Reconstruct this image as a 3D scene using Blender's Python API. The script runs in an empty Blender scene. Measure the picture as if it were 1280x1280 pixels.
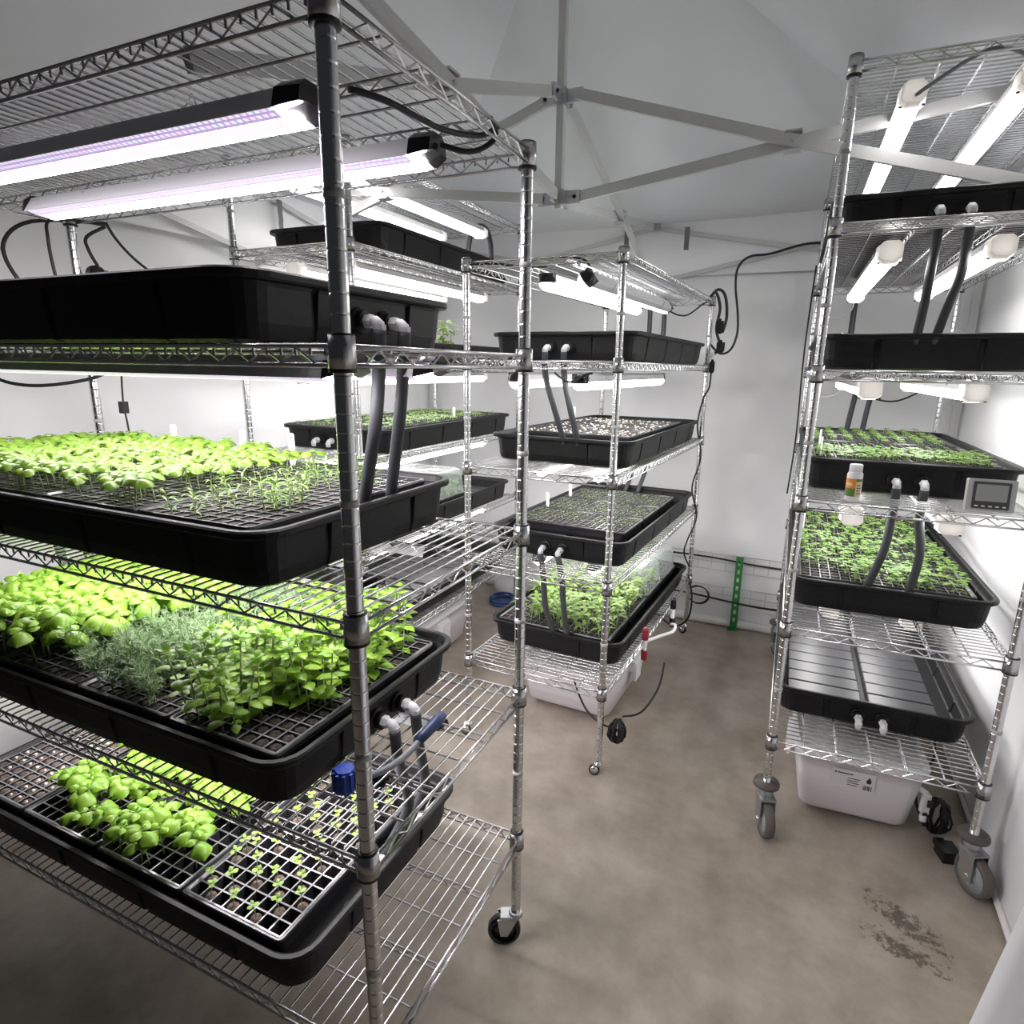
import bpy, math, random
from mathutils import Vector, Matrix
random.seed(7)
PI = math.pi
C = bpy.context.scene.collection
RAD = math.radians

# ------------------------------------------------------------------ materials
def mat(name, col, rough=.5, metal=0., spec=.5, emit=None, estr=0., coat=0., trans=0., alpha=1., ior=1.45):
    m = bpy.data.materials.new(name); m.use_nodes = True
    b = m.node_tree.nodes['Principled BSDF']
    b.inputs['Base Color'].default_value = (*col, 1)
    b.inputs['Roughness'].default_value = rough
    b.inputs['Metallic'].default_value = metal
    b.inputs['Specular IOR Level'].default_value = spec
    b.inputs['IOR'].default_value = ior
    if emit:
        b.inputs['Emission Color'].default_value = (*emit, 1)
        b.inputs['Emission Strength'].default_value = estr
    b.inputs['Coat Weight'].default_value = coat
    b.inputs['Transmission Weight'].default_value = trans
    b.inputs['Alpha'].default_value = alpha
    return m

def noise_color(m, c1, c2, scale, detail=4, lo=.35, hi=.65, bump=0., bscale=None, dist=.01):
    nt = m.node_tree; N = nt.nodes; L = nt.links
    tc = N.new('ShaderNodeTexCoord'); n = N.new('ShaderNodeTexNoise')
    n.inputs['Scale'].default_value = scale; n.inputs['Detail'].default_value = detail
    L.new(tc.outputs['Object'], n.inputs['Vector'])
    r = N.new('ShaderNodeValToRGB')
    r.color_ramp.elements[0].position = lo; r.color_ramp.elements[0].color = (*c1, 1)
    r.color_ramp.elements[1].position = hi; r.color_ramp.elements[1].color = (*c2, 1)
    L.new(n.outputs['Fac'], r.inputs['Fac'])
    b = N['Principled BSDF']
    L.new(r.outputs['Color'], b.inputs['Base Color'])
    if bump:
        n2 = N.new('ShaderNodeTexNoise'); n2.inputs['Scale'].default_value = bscale or scale
        n2.inputs['Detail'].default_value = 5
        L.new(tc.outputs['Object'], n2.inputs['Vector'])
        bp = N.new('ShaderNodeBump'); bp.inputs['Strength'].default_value = bump
        bp.inputs['Distance'].default_value = dist
        L.new(n2.outputs['Fac'], bp.inputs['Height']); L.new(bp.outputs['Normal'], b.inputs['Normal'])
    return r

def leaf_mat(name, c1, c2, back, scale=25, tr=.35, rough=.45):
    m = mat(name, c1, rough - .06, spec=.5)
    noise_color(m, c1, c2, scale, 2, .35, .7)
    nt = m.node_tree; b = nt.nodes['Principled BSDF']; out = nt.nodes['Material Output']
    t = nt.nodes.new('ShaderNodeBsdfTranslucent'); t.inputs['Color'].default_value = (*back, 1)
    mx = nt.nodes.new('ShaderNodeMixShader'); mx.inputs['Fac'].default_value = tr
    nt.links.new(b.outputs[0], mx.inputs[1]); nt.links.new(t.outputs[0], mx.inputs[2])
    nt.links.new(mx.outputs[0], out.inputs['Surface'])
    return m

M = {}
M['chrome'] = mat('chrome_steel', (.70, .70, .71), .24, 1.)
M['collar'] = mat('collar_steel', (.55, .55, .56), .26, 1.)
M['dullsteel'] = mat('zinc_steel', (.55, .56, .57), .38, 1.)
M['ring'] = mat('black_sleeve', (.01, .01, .01), .5)
M['clip'] = mat('white_sleeve_clip', (.45, .45, .44), .4)
M['black'] = mat('black_plastic', (.014, .014, .015), .46, spec=.32)
noise_color(M['black'], (.006, .006, .0065), (.010, .010, .0105), 60, 4, bump=.15, bscale=220, dist=.001)
M['insert'] = mat('thin_black_plastic', (.02, .02, .022), .28, spec=.6)
M['blackgloss'] = mat('glossy_black', (.01, .01, .011), .25)
M['padgloss'] = mat('satin_pads', (.03, .03, .034), .36, spec=.85)
M['rubber'] = mat('black_cord', (.012, .012, .013), .5)
M['hose'] = mat('grey_hose', (.055, .059, .064), .5, spec=.35)
M['cablegrey'] = mat('grey_cable', (.22, .23, .25), .45)
M['hosedark'] = mat('dark_hose', (.03, .032, .036), .4)
M['fitting'] = mat('white_nylon', (.62, .63, .64), .4)
M['whiteplastic'] = mat('white_plastic', (.78, .78, .78), .35)
M['tub'] = mat('milky_plastic', (.76, .73, .76), .38)
M['alu'] = mat('grey_reflector', (.7, .7, .72), .45, .1)
M['lampwhite'] = mat('lamp_white_body', (.6, .59, .59), .35)
M['stem'] = leaf_mat('pale_stem', (.34, .42, .18), (.40, .48, .24), (.3, .38, .15), tr=.2)
M['basil'] = leaf_mat('basil_leaf', (.105, .215, .018), (.225, .35, .045), (.21, .35, .028), tr=.25)
M['basilbig'] = leaf_mat('large_basil_leaf', (.13, .28, .018), (.27, .43, .05), (.25, .43, .03), 14, tr=.25)
M['mint'] = leaf_mat('mint_leaf', (.14, .28, .018), (.31, .47, .055), (.28, .47, .04), 12, tr=.28)
M['dill'] = leaf_mat('feathery_leaf', (.14, .24, .10), (.33, .44, .23), (.24, .38, .15), 12, .25)
M['rosemary'] = leaf_mat('narrow_leaf', (.11, .22, .03), (.24, .36, .09), (.2, .34, .05), 12, .2)
M['sprout'] = leaf_mat('sprout_leaf', (.17, .32, .03), (.31, .47, .09), (.28, .45, .06), tr=.25)
M['micro'] = leaf_mat('micro_leaf', (.13, .26, .05), (.30, .43, .12), (.24, .40, .07), 9, tr=.25)
M['pepper'] = leaf_mat('lance_leaf', (.15, .28, .045), (.35, .46, .15), (.28, .43, .08), 9, tr=.25)
M['cress'] = leaf_mat('cress_leaf', (.12, .27, .08), (.24, .40, .15), (.22, .38, .12), 9, tr=.25)
M['plug'] = mat('peat_plug', (.06, .043, .033), .9)
noise_color(M['plug'], (.035, .025, .02), (.13, .1, .08), 90, 5)
M['soil'] = mat('dark_soil', (.03, .024, .02), .9)
noise_color(M['soil'], (.014, .011, .009), (.05, .04, .034), 90, 5)
M['palecap'] = mat('pale_seed_cap', (.55, .5, .42), .6)
M['tag'] = mat('white_tag', (.85, .85, .85), .4)
M['frame'] = mat('white_frame_tube', (.55, .55, .55), .42)
M['strap'] = mat('grey_strap', (.16, .16, .165), .8)
M['green'] = mat('green_steel', (.03, .2, .045), .4)
M['greyrubber'] = mat('grey_rubber_tyre', (.12, .105, .095), .6)
M['bumper'] = mat('brown_bumper', (.1, .085, .08), .45)
M['wheelgrey'] = mat('pale_wheel_hub', (.36, .39, .4), .45)
M['blue'] = mat('blue_plastic', (.012, .05, .32), .4)
M['navy'] = mat('navy_plastic', (.03, .045, .12), .4)
M['bag'] = mat('white_bag_film', (.7, .69, .7), .45)
M['red'] = mat('red_plastic', (.28, .02, .03), .4)
M['clear'] = mat('clear_dome', (.93, .97, .94), .12, trans=.9, ior=1.1)
M['lcd'] = mat('lcd_screen', (.3, .31, .3), .25)
M['devicegrey'] = mat('device_grey', (.42, .42, .41), .45)
M['deviceface'] = mat('device_dark_face', (.05, .052, .05), .35)
M['orange'] = mat('label_orange', (.72, .24, .03), .5)
M['labelgreen'] = mat('label_green', (.09, .2, .03), .5)
M['labelcream'] = mat('label_cream', (.7, .58, .4), .5)
M['ink'] = mat('label_ink', (.03, .03, .03), .6)
M['sticker'] = mat('sticker_paper', (.72, .69, .72), .5)
M['coil'] = mat('blue_hose', (.02, .07, .25), .4)

def emission(name, col, strength, strips=False):
    m = mat(name, (.8, .8, .8), .4, emit=col, estr=strength)
    if strips:   # rows of white, rose and cyan chips along the bar
        nt = m.node_tree; N = nt.nodes; L = nt.links
        tc = N.new('ShaderNodeTexCoord'); br = N.new('ShaderNodeTexBrick')
        br.inputs['Scale'].default_value = 1
        br.inputs['Brick Width'].default_value = .013; br.inputs['Row Height'].default_value = .011
        br.inputs['Mortar Size'].default_value = .0022
        br.inputs['Color1'].default_value = (1, .74, .93, 1); br.inputs['Color2'].default_value = (.74, .97, 1, 1)
        br.inputs['Mortar'].default_value = (.42, .25, .6, 1)
        mp = N.new('ShaderNodeMapping'); mp.inputs['Rotation'].default_value = (0, 0, PI / 2)
        L.new(tc.outputs['Object'], mp.inputs['Vector']); L.new(mp.outputs[0], br.inputs['Vector'])
        L.new(br.outputs['Color'], N['Principled BSDF'].inputs['Emission Color'])
    return m
E_BAR, E_CHIP, E_TUBE = 31., .40, 7.0
M['barlens'] = emission('led_bar_glow', (1., .93, .99), E_BAR)
M['chips'] = emission('led_chip_row', (1, .85, 1), E_CHIP, True)
M['slimlens'] = emission('slim_led_glow', (1, .95, .985), E_BAR * 1.9)
M['barpale'] = emission('led_bar_pale_band', (1, .86, .9), .42)
M['tubelens'] = emission('led_tube_glow', (1., .985, .97), E_TUBE)

M['wall'] = mat('white_tent_fabric', (.80, .80, .81), .75, spec=.25)
noise_color(M['wall'], (.77, .77, .785), (.83, .83, .835), 1.4, 3, bump=.25, bscale=2.2, dist=.05)
M['roof'] = mat('canopy_fabric', (.80, .815, .84), .8, spec=.2)
noise_color(M['roof'], (.77, .79, .82), (.82, .835, .86), 1.1, 3, bump=.2, bscale=1.6, dist=.06)
M['flap'] = mat('curtain_fabric', (.7, .7, .71), .8, spec=.2)
M['pipe'] = mat('white_pipe', (.75, .74, .71), .4)

def floor_material():
    m = mat('sealed_concrete', (.3, .25, .21), .5, spec=.4)
    nt = m.node_tree; N = nt.nodes; L = nt.links; b = N['Principled BSDF']
    tc = N.new('ShaderNodeTexCoord')
    def noise(s, d, r=.55):
        n = N.new('ShaderNodeTexNoise'); n.inputs['Scale'].default_value = s
        n.inputs['Detail'].default_value = d; n.inputs['Roughness'].default_value = r
        L.new(tc.outputs['Object'], n.inputs['Vector']); return n
    def ramp(src, p0, c0, p1, c1):
        r = N.new('ShaderNodeValToRGB'); e = r.color_ramp.elements
        e[0].position = p0; e[0].color = (*c0, 1); e[1].position = p1; e[1].color = (*c1, 1)
        L.new(src, r.inputs['Fac']); return r
    def mix(f, a, c):
        x = N.new('ShaderNodeMix'); x.data_type = 'RGBA'
        if isinstance(f, float): x.inputs[0].default_value = f
        else: L.new(f, x.inputs[0])
        for s, i in ((a, 6), (c, 7)):
            if isinstance(s, tuple): x.inputs[i].default_value = (*s, 1)
            else: L.new(s, x.inputs[i])
        return x.outputs[2]
    r1 = ramp(noise(1.7, 7, .6).outputs['Fac'], .30, (.235, .195, .155), .68, (.47, .415, .35))
    r2 = ramp(noise(7, 8, .65).outputs['Fac'], .34, (.225, .185, .145), .62, (.46, .405, .34))
    c = mix(.42, r1.outputs[0], r2.outputs[0])
    r3 = ramp(noise(30, 6, .7).outputs['Fac'], .66, (0, 0, 0), .74, (1, 1, 1))
    sc = N.new('ShaderNodeMath'); sc.operation = 'MULTIPLY'; sc.inputs[1].default_value = .45
    L.new(r3.outputs[0], sc.inputs[0])
    c = mix(sc.outputs[0], c, (.12, .09, .07))
    # two scuffed dark streaks of worn coating by the right wall
    def streak(ax, ay, bx, by, wid):
        mp = N.new('ShaderNodeMapping'); mp.vector_type = 'TEXTURE'
        ln = math.hypot(bx - ax, by - ay)
        mp.inputs['Location'].default_value = ((ax + bx) / 2, (ay + by) / 2, 0)
        mp.inputs['Rotation'].default_value = (0, 0, math.atan2(by - ay, bx - ax))
        mp.inputs['Scale'].default_value = (ln / 2, wid, 1)
        L.new(tc.outputs['Object'], mp.inputs['Vector'])
        g = N.new('ShaderNodeTexGradient'); g.gradient_type = 'SPHERICAL'
        L.new(mp.outputs[0], g.inputs['Vector'])
        n = noise(38, 8, .8)
        a = N.new('ShaderNodeMath'); a.operation = 'MULTIPLY_ADD'; a.inputs[1].default_value = .33; 
        L.new(g.outputs['Fac'], a.inputs[0]); L.new(n.outputs['Fac'], a.inputs[2])
        return ramp(a.outputs[0], .70, (0, 0, 0), .77, (1, 1, 1)).outputs[0]
    for s in ((.19, 1.91, .60, 1.63, .10), (.16, 1.735, .60, 1.60, .07)):
        f = streak(*s)
        k = N.new('ShaderNodeMath'); k.operation = 'MULTIPLY'; k.inputs[1].default_value = .8
        L.new(f, k.inputs[0]); c = mix(k.outputs[0], c, (.075, .052, .04))
    L.new(c, b.inputs['Base Color'])
    rr = ramp(noise(3, 5).outputs['Fac'], .3, (.36, .36, .36), .7, (.62, .62, .62))
    L.new(rr.outputs[0], b.inputs['Roughness'])
    bp = N.new('ShaderNodeBump'); bp.inputs['Strength'].default_value = .1; bp.inputs['Distance'].default_value = .004
    L.new(noise(60, 6).outputs['Fac'], bp.inputs['Height']); L.new(bp.outputs[0], b.inputs['Normal'])
    return m
M['floor'] = floor_material()

# ------------------------------------------------------------------ mesh builder
class MB:
    def __init__(s): s.v = []; s.f = []; s.m = []; s.sm = []
    def add(s, vs, fs, mi=0, smooth=False):
        o = len(s.v); s.v += [tuple(p) for p in vs]
        for f in fs: s.f.append(tuple(i + o for i in f)); s.m.append(mi); s.sm.append(smooth)
    def box(s, c, d, mi=0, rot=None):
        x, y, z = d[0] / 2, d[1] / 2, d[2] / 2
        vs = [Vector((a, b, e)) for a in (-x, x) for b in (-y, y) for e in (-z, z)]
        if rot: vs = [rot @ p for p in vs]
        s.add([p + Vector(c) for p in vs], [(0, 1, 3, 2), (4, 6, 7, 5), (0, 4, 5, 1), (2, 3, 7, 6), (0, 2, 6, 4), (1, 5, 7, 3)], mi)
    def bar(s, p, q, w, h, mi=0):   # rectangular tube from p to q, h upright
        p, q = Vector(p), Vector(q); d = q - p; x = d.normalized()
        y = Vector((0, 0, 1)).cross(x)
        y = Vector((0, 1, 0)) if y.length < 1e-4 else y.normalized()
        z = x.cross(y); R = Matrix((x, y, z)).transposed()
        s.box((p + q) / 2, (d.length, w, h), mi, R)
    def tube(s, pts, r, n=8, mi=0, cap=True, closed=False):
        P = [Vector(p) for p in pts]; k = len(P)
        rs = r if isinstance(r, (list, tuple)) else [r] * k
        vs = []; up = None
        for i in range(k):
            if closed: t = P[(i + 1) % k] - P[i - 1]
            else: t = P[min(i + 1, k - 1)] - P[max(i - 1, 0)]
            t.normalize()
            if up is None:
                up = Vector((0, 0, 1)) if abs(t.z) < .9 else Vector((1, 0, 0))
            u = up - t * up.dot(t)
            if u.length < 1e-5: u = Vector((1, 0, 0)) - t * t.x
            u.normalize(); w = t.cross(u); up = u
            for j in range(n):
                a = 2 * PI * j / n
                vs.append(P[i] + (u * math.cos(a) + w * math.sin(a)) * rs[i])
        fs = []
        for i in range(k if closed else k - 1):
            i2 = (i + 1) % k
            for j in range(n):
                j2 = (j + 1) % n; fs.append((i * n + j, i * n + j2, i2 * n + j2, i2 * n + j))
        s.add(vs, fs, mi, n > 4)
        if cap and not closed:
            o = len(s.v) - len(vs)
            s.f += [tuple(o + j for j in range(n))[::-1], tuple(o + (k - 1) * n + j for j in range(n))]
            s.m += [mi, mi]; s.sm += [False, False]
    def lathe(s, prof, n=16, o=(0, 0, 0), mi=0, axis='z', smooth=True, caps=True):
        vs = []
        for r, z in prof:
            for j in range(n):
                a = 2 * PI * j / n; x, y = r * math.cos(a), r * math.sin(a)
                p = (x, y, z) if axis == 'z' else ((z, x, y) if axis == 'x' else (x, z, y))
                vs.append((p[0] + o[0], p[1] + o[1], p[2] + o[2]))
        fs = []
        for i in range(len(prof) - 1):
            for j in range(n):
                j2 = (j + 1) % n
                q = (i * n + j, i * n + j2, (i + 1) * n + j2, (i + 1) * n + j)
                fs.append(q if axis != 'y' else q[::-1])
        s.add(vs, fs, mi, smooth)
        for i in (0, len(prof) - 1):
            if caps and prof[i][0] > 1e-6:
                b = len(s.v) - len(vs) + i * n
                s.f.append(tuple(b + j for j in range(n))); s.m.append(mi); s.sm.append(False)
    def mesh(s, name, mats):
        me = bpy.data.meshes.new(name); me.from_pydata(s.v, [], s.f)
        for m in (mats if isinstance(mats, (list, tuple)) else [mats]): me.materials.append(m)
        me.polygons.foreach_set('material_index', s.m); me.polygons.foreach_set('use_smooth', s.sm)
        me.update(); return me

def spline(pts, sub=6):
    P = [Vector(p) for p in pts]; out = []
    for i in range(len(P) - 1):
        p0 = P[max(i - 1, 0)]; p1 = P[i]; p2 = P[i + 1]; p3 = P[min(i + 2, len(P) - 1)]
        for k in range(sub):
            t = k / sub
            out.append(.5 * ((2 * p1) + (p2 - p0) * t + (2 * p0 - 5 * p1 + 4 * p2 - p3) * t * t + (3 * p1 - p0 - 3 * p2 + p3) * t ** 3))
    out.append(P[-1]); return out

# ------------------------------------------------------------------ objects
def tag(o, label=None, cat=None, group=None, kind=None):
    if label: o['label'] = label
    if cat: o['category'] = cat
    if group: o['group'] = group
    if kind: o['kind'] = kind
    return o
def link(name, me, parent=None, M4=None, loc=None, rz=0):
    o = bpy.data.objects.new(name, me); C.objects.link(o)
    if parent: o.parent = parent
    if M4 is not None: o.matrix_local = M4
    elif loc is not None: o.location = loc; o.rotation_euler = (0, 0, rz)
    return o
def obj(name, mb, mats, parent=None, **k): return link(name, mb.mesh(name, mats), parent, **k)
def empty(name, loc, rz=0): return link(name, None, loc=loc, rz=rz)
def struct(name, mb, m): return tag(obj(name, mb, m), kind='structure')
def copy_tree(o, parent=None):
    c = o.copy(); C.objects.link(c); c.parent = parent
    for ch in list(o.children): copy_tree(ch, c)
    return c

# ------------------------------------------------------------------ camera
CAM_H, PITCH, ROLL, YAW, FPX, CX, CY = 1.5164, RAD(13.6173), RAD(.8873), RAD(25), 772.86, 651.76, 645.26
c_, s_ = math.cos(PITCH), math.sin(PITCH)
cy_, sy_ = math.cos(YAW), math.sin(YAW)
def yawv(v): return Vector((v[0] * cy_ - v[1] * sy_, v[0] * sy_ + v[1] * cy_, v[2]))
fw = yawv((0, c_, -s_)); u0 = yawv((0, s_, c_)); r0 = yawv((1, 0, 0))
rt = r0 * math.cos(ROLL) + u0 * math.sin(ROLL); up = u0 * math.cos(ROLL) - r0 * math.sin(ROLL)
cd = bpy.data.cameras.new('camera'); cam = bpy.data.objects.new('camera', cd); C.objects.link(cam)
cam.matrix_world = Matrix(((rt.x, up.x, -fw.x, 0), (rt.y, up.y, -fw.y, 0), (rt.z, up.z, -fw.z, CAM_H), (0, 0, 0, 1)))
cd.sensor_width = 36; cd.lens = FPX / 1280 * 36; cd.clip_start = .02
cd.shift_x = -(CX - 640) / 1280; cd.shift_y = (CY - 640) / 1280
bpy.context.scene.camera = cam
def in_view(p, margin=60):       # is this spot in the picture (or just outside it)?
    d = Vector(p) - Vector((0, 0, CAM_H)); z = d.dot(fw)
    if z < .1: return False
    u = CX + FPX * d.dot(rt) / z; v = CY - FPX * d.dot(up) / z
    return -margin < u < 1280 + margin and -margin < v < 1280 + margin

# ------------------------------------------------------------------ racks
SH = .036                       # shelf surface above the foot of its collars
W, LN = .578, 1.47              # post centres across and along
RACK = {
 'L': dict(o=(-.237, .832), yaw=65.702, h=[.3061, .7176, 1.1228, 1.5077, 1.9], foot=.10),
 'C': dict(o=(-.208, 2.334), yaw=-26.88, h=[.3201, .7332, 1.1166, 1.5031, 1.8379], foot=.05),
 'B': dict(o=(-1.161, 2.636), yaw=-24.25, h=[.312, .72, 1.11, 1.475, 1.9141, 2.24], foot=.05),
 'R': dict(o=(.832, 1.80), yaw=-23.11, h=[.312, .7103, 1.1117, 1.4867, 1.8687, 2.2487], foot=.185)}
for r in RACK.values():
    r['p'] = yawv((r['o'][0], r['o'][1], 0)); r['a'] = RAD(r['yaw']) + YAW
def at(rk, a, b, z):
    r = RACK[rk]; ca, sa = math.cos(r['a']), math.sin(r['a'])
    return Vector((r['p'].x + a * ca - b * sa, r['p'].y + a * sa + b * ca, z))
def sz(rk, n): return RACK[rk]['h'][n - 1] + SH      # surface of shelf n, counted from the floor

def shelf_mesh():
    m = MB(); o = .008
    zt, zb, zw = .0305, .006, .0335
    x0, x1, y0, y1 = -o, W + o, -o, LN + o
    g = .016
    for y in (y0, y1):
        m.tube([(g, y, zt), (W - g, y, zt)], .0032, 6); m.tube([(g, y, zb), (W - g, y, zb)], .0032, 6)
    for x in (x0, x1):
        m.tube([(x, g, zt), (x, LN - g, zt)], .0032, 6); m.tube([(x, g, zb), (x, LN - g, zb)], .0032, 6)
    def zig(p, q, n):
        p, q = Vector(p), Vector(q); pts = []
        for i in range(n + 1):
            t = p.lerp(q, i / n); pts.append((t.x, t.y, zt - .003 if i % 2 else zb + .003))
        for i in range(n): m.tube([pts[i], pts[i + 1]], .0017, 4, cap=False)
    for y in (y0, y1): zig((.04, y, 0), (W - .04, y, 0), 18)
    for x in (x0, x1): zig((x, .04, 0), (x, LN - .04, 0), 48)
    for i, x in enumerate((.097, .193, .289, .386, .482)):
        m.tube([(x, y0, zt - .005), (x, y1, zt - .005)], .0026, 5)
        if i in (1, 3):
            m.tube([(x, y0, zb + .004), (x, y1, zb + .004)], .0026, 5); zig((x, .03, 0), (x, LN - .03, 0), 48)
    for i in range(57):
        y = .02 + (LN - .04) * i / 56
        m.tube([(x0, y, zt - .012), (x0 - .0005, y, zw - .002), (x0 + .006, y, zw), (x1 - .006, y, zw), (x1 + .0005, y, zw - .002), (x1, y, zt - .012)], .0021, 5, cap=False)
    return m.mesh('wire_shelf', M['chrome'])
SHELF = shelf_mesh()
def collar_mesh():
    m = MB()
    m.lathe([(.0128, .044), (.0178, .044), (.0190, .002), (.0160, .002)], 16)
    m.lathe([(.0145, .003), (.0188, .003), (.0188, -.003), (.0128, -.003)], 16, mi=1)
    m.lathe([(.0128, .046), (.0172, .046), (.0172, .043), (.0145, .043)], 16, mi=1)
    return m.mesh('corner_collar', [M['collar'], M['ring']])
COLLAR = collar_mesh()
def post_mesh(z0, z1):
    m = MB(); r, g = .0127, .0121; prof = [(r, z0)]; z = z0 + .03
    while z < z1 - .02:
        prof += [(r, z - .0030), (r, z - .0011), (g, z - .0005), (g, z + .0005), (r, z + .0011), (r, z + .0030)]; z += .0254
    prof += [(r, z1 - .003), (r - .003, z1)]
    m.lathe(prof, 14); return m.mesh('ribbed_post', M['chrome'])
SLEEVE = MB(); SLEEVE.lathe([(.0128, 0), (.0135, 0), (.0135, .010), (.0128, .010)], 14); SLEEVE = SLEEVE.mesh('sleeve_clip', M['clip'])

def wheel_mesh(R, w, tyre, hub):
    m = MB()
    m.lathe([(R * .76, -w * .3), (R * .78, -w / 2), (R * .93, -w / 2), (R, -w * .3), (R, w * .3), (R * .93, w / 2), (R * .78, w / 2), (R * .76, w * .3)], 24, mi=0, axis='y', caps=False)
    m.lathe([(0, -w * .42), (R * .25, -w * .5), (R * .3, -w * .36), (R * .77, -w * .40), (R * .77, w * .40), (R * .3, w * .36), (R * .25, w * .5), (0, w * .42)], 24, mi=1, axis='y')
    return m.mesh('wheel', [M[tyre], M[hub]])
def caster(rack, pos, foot, kind, rz):
    cs = link('caster', None, rack, loc=(pos[0], pos[1], 0), rz=rz)
    if kind == 'big':
        R, w, off = .0625, .03, .028; zt = 2 * R + .012
        m = MB(); m.lathe([(.0135, zt + .05), (.040, zt + .048), (.042, zt + .043), (.042, zt + .036), (.036, zt + .031), (.0135, zt + .03)], 24)
        obj('bumper_disc', m, M['bumper'], cs)
        m = MB(); m.lathe([(.022, zt + .03), (.024, zt + .02), (.026, zt + .006), (.02, zt)], 16)
        m.box((.012, 0, zt), (.06, .05, .006))
        for sg in (-1, 1):
            m.add([(-.02, sg * .0225, zt), (.04, sg * .0225, zt), (off + .016, sg * .0225, R - .016), (off - .016, sg * .0225, R - .016),
                   (-.02, sg * .0255, zt), (.04, sg * .0255, zt), (off + .016, sg * .0255, R - .016), (off - .016, sg * .0255, R - .016)],
                  [(0, 1, 2, 3), (7, 6, 5, 4), (0, 4, 5, 1), (1, 5, 6, 2), (2, 6, 7, 3), (3, 7, 4, 0)])
        m.tube([(off, -.031, R), (off, .031, R)], .007, 10)
        obj('fork', m, M['dullsteel'], cs)
        link('wheel', WH['big'], cs, loc=(off, 0, R)); return cs
    if kind == 'mid':
        R, off = .044, .03
        m = MB(); m.lathe([(.0135, foot + .004), (.018, foot + .004), (.019, foot - .01), (.0135, foot - .012)], 14)
        m.box((off * .5, 0, 2 * R + .004), (.05, .034, .008))
        for sg in (-1, 1):
            m.add([(-.004, sg * .016, 2 * R), (off + .018, sg * .016, 2 * R), (off + .009, sg * .017, R - .008), (off - .009, sg * .017, R - .008),
                   (-.004, sg * .019, 2 * R), (off + .018, sg * .019, 2 * R), (off + .009, sg * .019, R - .008), (off - .009, sg * .019, R - .008)],
                  [(0, 1, 2, 3), (7, 6, 5, 4), (0, 4, 5, 1), (1, 5, 6, 2), (2, 6, 7, 3), (3, 7, 4, 0)])
        obj('fork', m, M['dullsteel'], cs); link('wheel', WH['mid'], cs, loc=(off, 0, R)); return cs
    R, off = .021, .014
    m = MB(); m.lathe([(.0132, foot + .005), (.017, foot + .005), (.017, foot - .004), (.0132, foot - .006)], 14)
    m.box((off * .4, 0, 2 * R + .002), (.03, .022, .006))
    for sg in (-1, 1): m.lathe([(.0, sg * .0105), (.016, sg * .0105), (.016, sg * .0135), (0, sg * .0135)], 14, (off, 0, R + .004), axis='y')
    obj('fork', m, M['chrome'], cs); link('wheel', WH['small'], cs, loc=(off, 0, R)); return cs
WH = {'big': wheel_mesh(.0625, .03, 'greyrubber', 'wheelgrey'), 'mid': wheel_mesh(.044, .026, 'blackgloss', 'blackgloss'), 'small': wheel_mesh(.021, .018, 'blackgloss', 'blackgloss')}

def rack(rk, label, ck):
    r = RACK[rk]; root = empty('wire_rack', (r['p'].x, r['p'].y, 0), r['a'])
    tag(root, label, 'rack', 'chrome wire racks of seedling trays')
    top = r['h'][-1] + .05; pm = post_mesh(r['foot'], top)
    for i, (x, y) in enumerate(((0, 0), (W, 0), (W, LN), (0, LN))):
        p = link('post', pm, root, loc=(x, y, 0))
        hh = r['h']
        for j in range(len(hh) - 1):
            link('sleeve_clip', SLEEVE, p, loc=(0, 0, (hh[j] + hh[j + 1]) / 2 + .01))
        rz = {'L': [2.6, 2.0, .3, 2.], 'R': [-1.25, -1.07, .6, -1.3]}.get(rk, [3.6, 3.4, 2.9, 3.1])[i]
        caster(root, (x, y), r['foot'], ck, rz)
    for h in r['h']:
        s = link('shelf', SHELF, root, loc=(0, 0, h)); [link('corner_collar', COLLAR, s, loc=(x, y, 0)) for x in (0, W) for y in (0, LN)]
    return root
rack('L', 'chrome wire rack nearest the camera, five shelves of basil and herb trays', 'mid')
rack('C', 'shorter chrome wire rack standing in the middle of the floor on tiny casters', 'small')
rack('B', 'tall chrome wire rack by the far wall, mostly hidden behind the nearest rack', 'small')
rack('R', 'tall chrome wire rack on large bumper casters along the right-hand wall', 'big')

# ------------------------------------------------------------------ flood trays
TC, TW, TL, TH = .770, .545, 1.15, .104      # centre along the rack, outer foot size, height
def rrect(w, l, r, z, n=5, notch=0., ys=(-.42, -.14, .14, .42), xs=(-.13, .13), exact=True):
    """rounded rectangle outline; notch pushes narrow ribs inward where the moulded grooves are"""
    hw, hl = w / 2, l / 2; pts = []
    def side(p, q, stops, nx, ny):
        for s in stops:
            for d, k in ((-.009, 0), (-.006, 1), (.006, 1), (.009, 0)):
                t = s + d
                if nx: pts.append((p - nx * notch * k, t, z))
                else: pts.append((t, p - ny * notch * k, z))
    def corner(cx, cy, a0):
        for i in range(n + 1):
            a = a0 + PI / 2 * i / n; pts.append((cx + r * math.cos(a), cy + r * math.sin(a), z))
    side(hw, None, ys, 1, 0); corner(hw - r, hl - r, 0)
    for s in reversed(xs):
        for d, k in ((.009, 0), (.006, 1), (-.006, 1), (-.009, 0)): pts.append((s + d, hl - notch * k, z))
    corner(-hw + r, hl - r, PI / 2)
    for s in reversed(ys):
        for d, k in ((.009, 0), (.006, 1), (-.006, 1), (-.009, 0)): pts.append((-hw + notch * k, s + d, z))
    corner(-hw + r, -hl + r, PI)
    for s in xs:
        for d, k in ((-.009, 0), (-.006, 1), (.006, 1), (.009, 0)): pts.append((s + d, -hl + notch * k, z))
    corner(hw - r, -hl + r, 1.5 * PI)
    return pts
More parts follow.
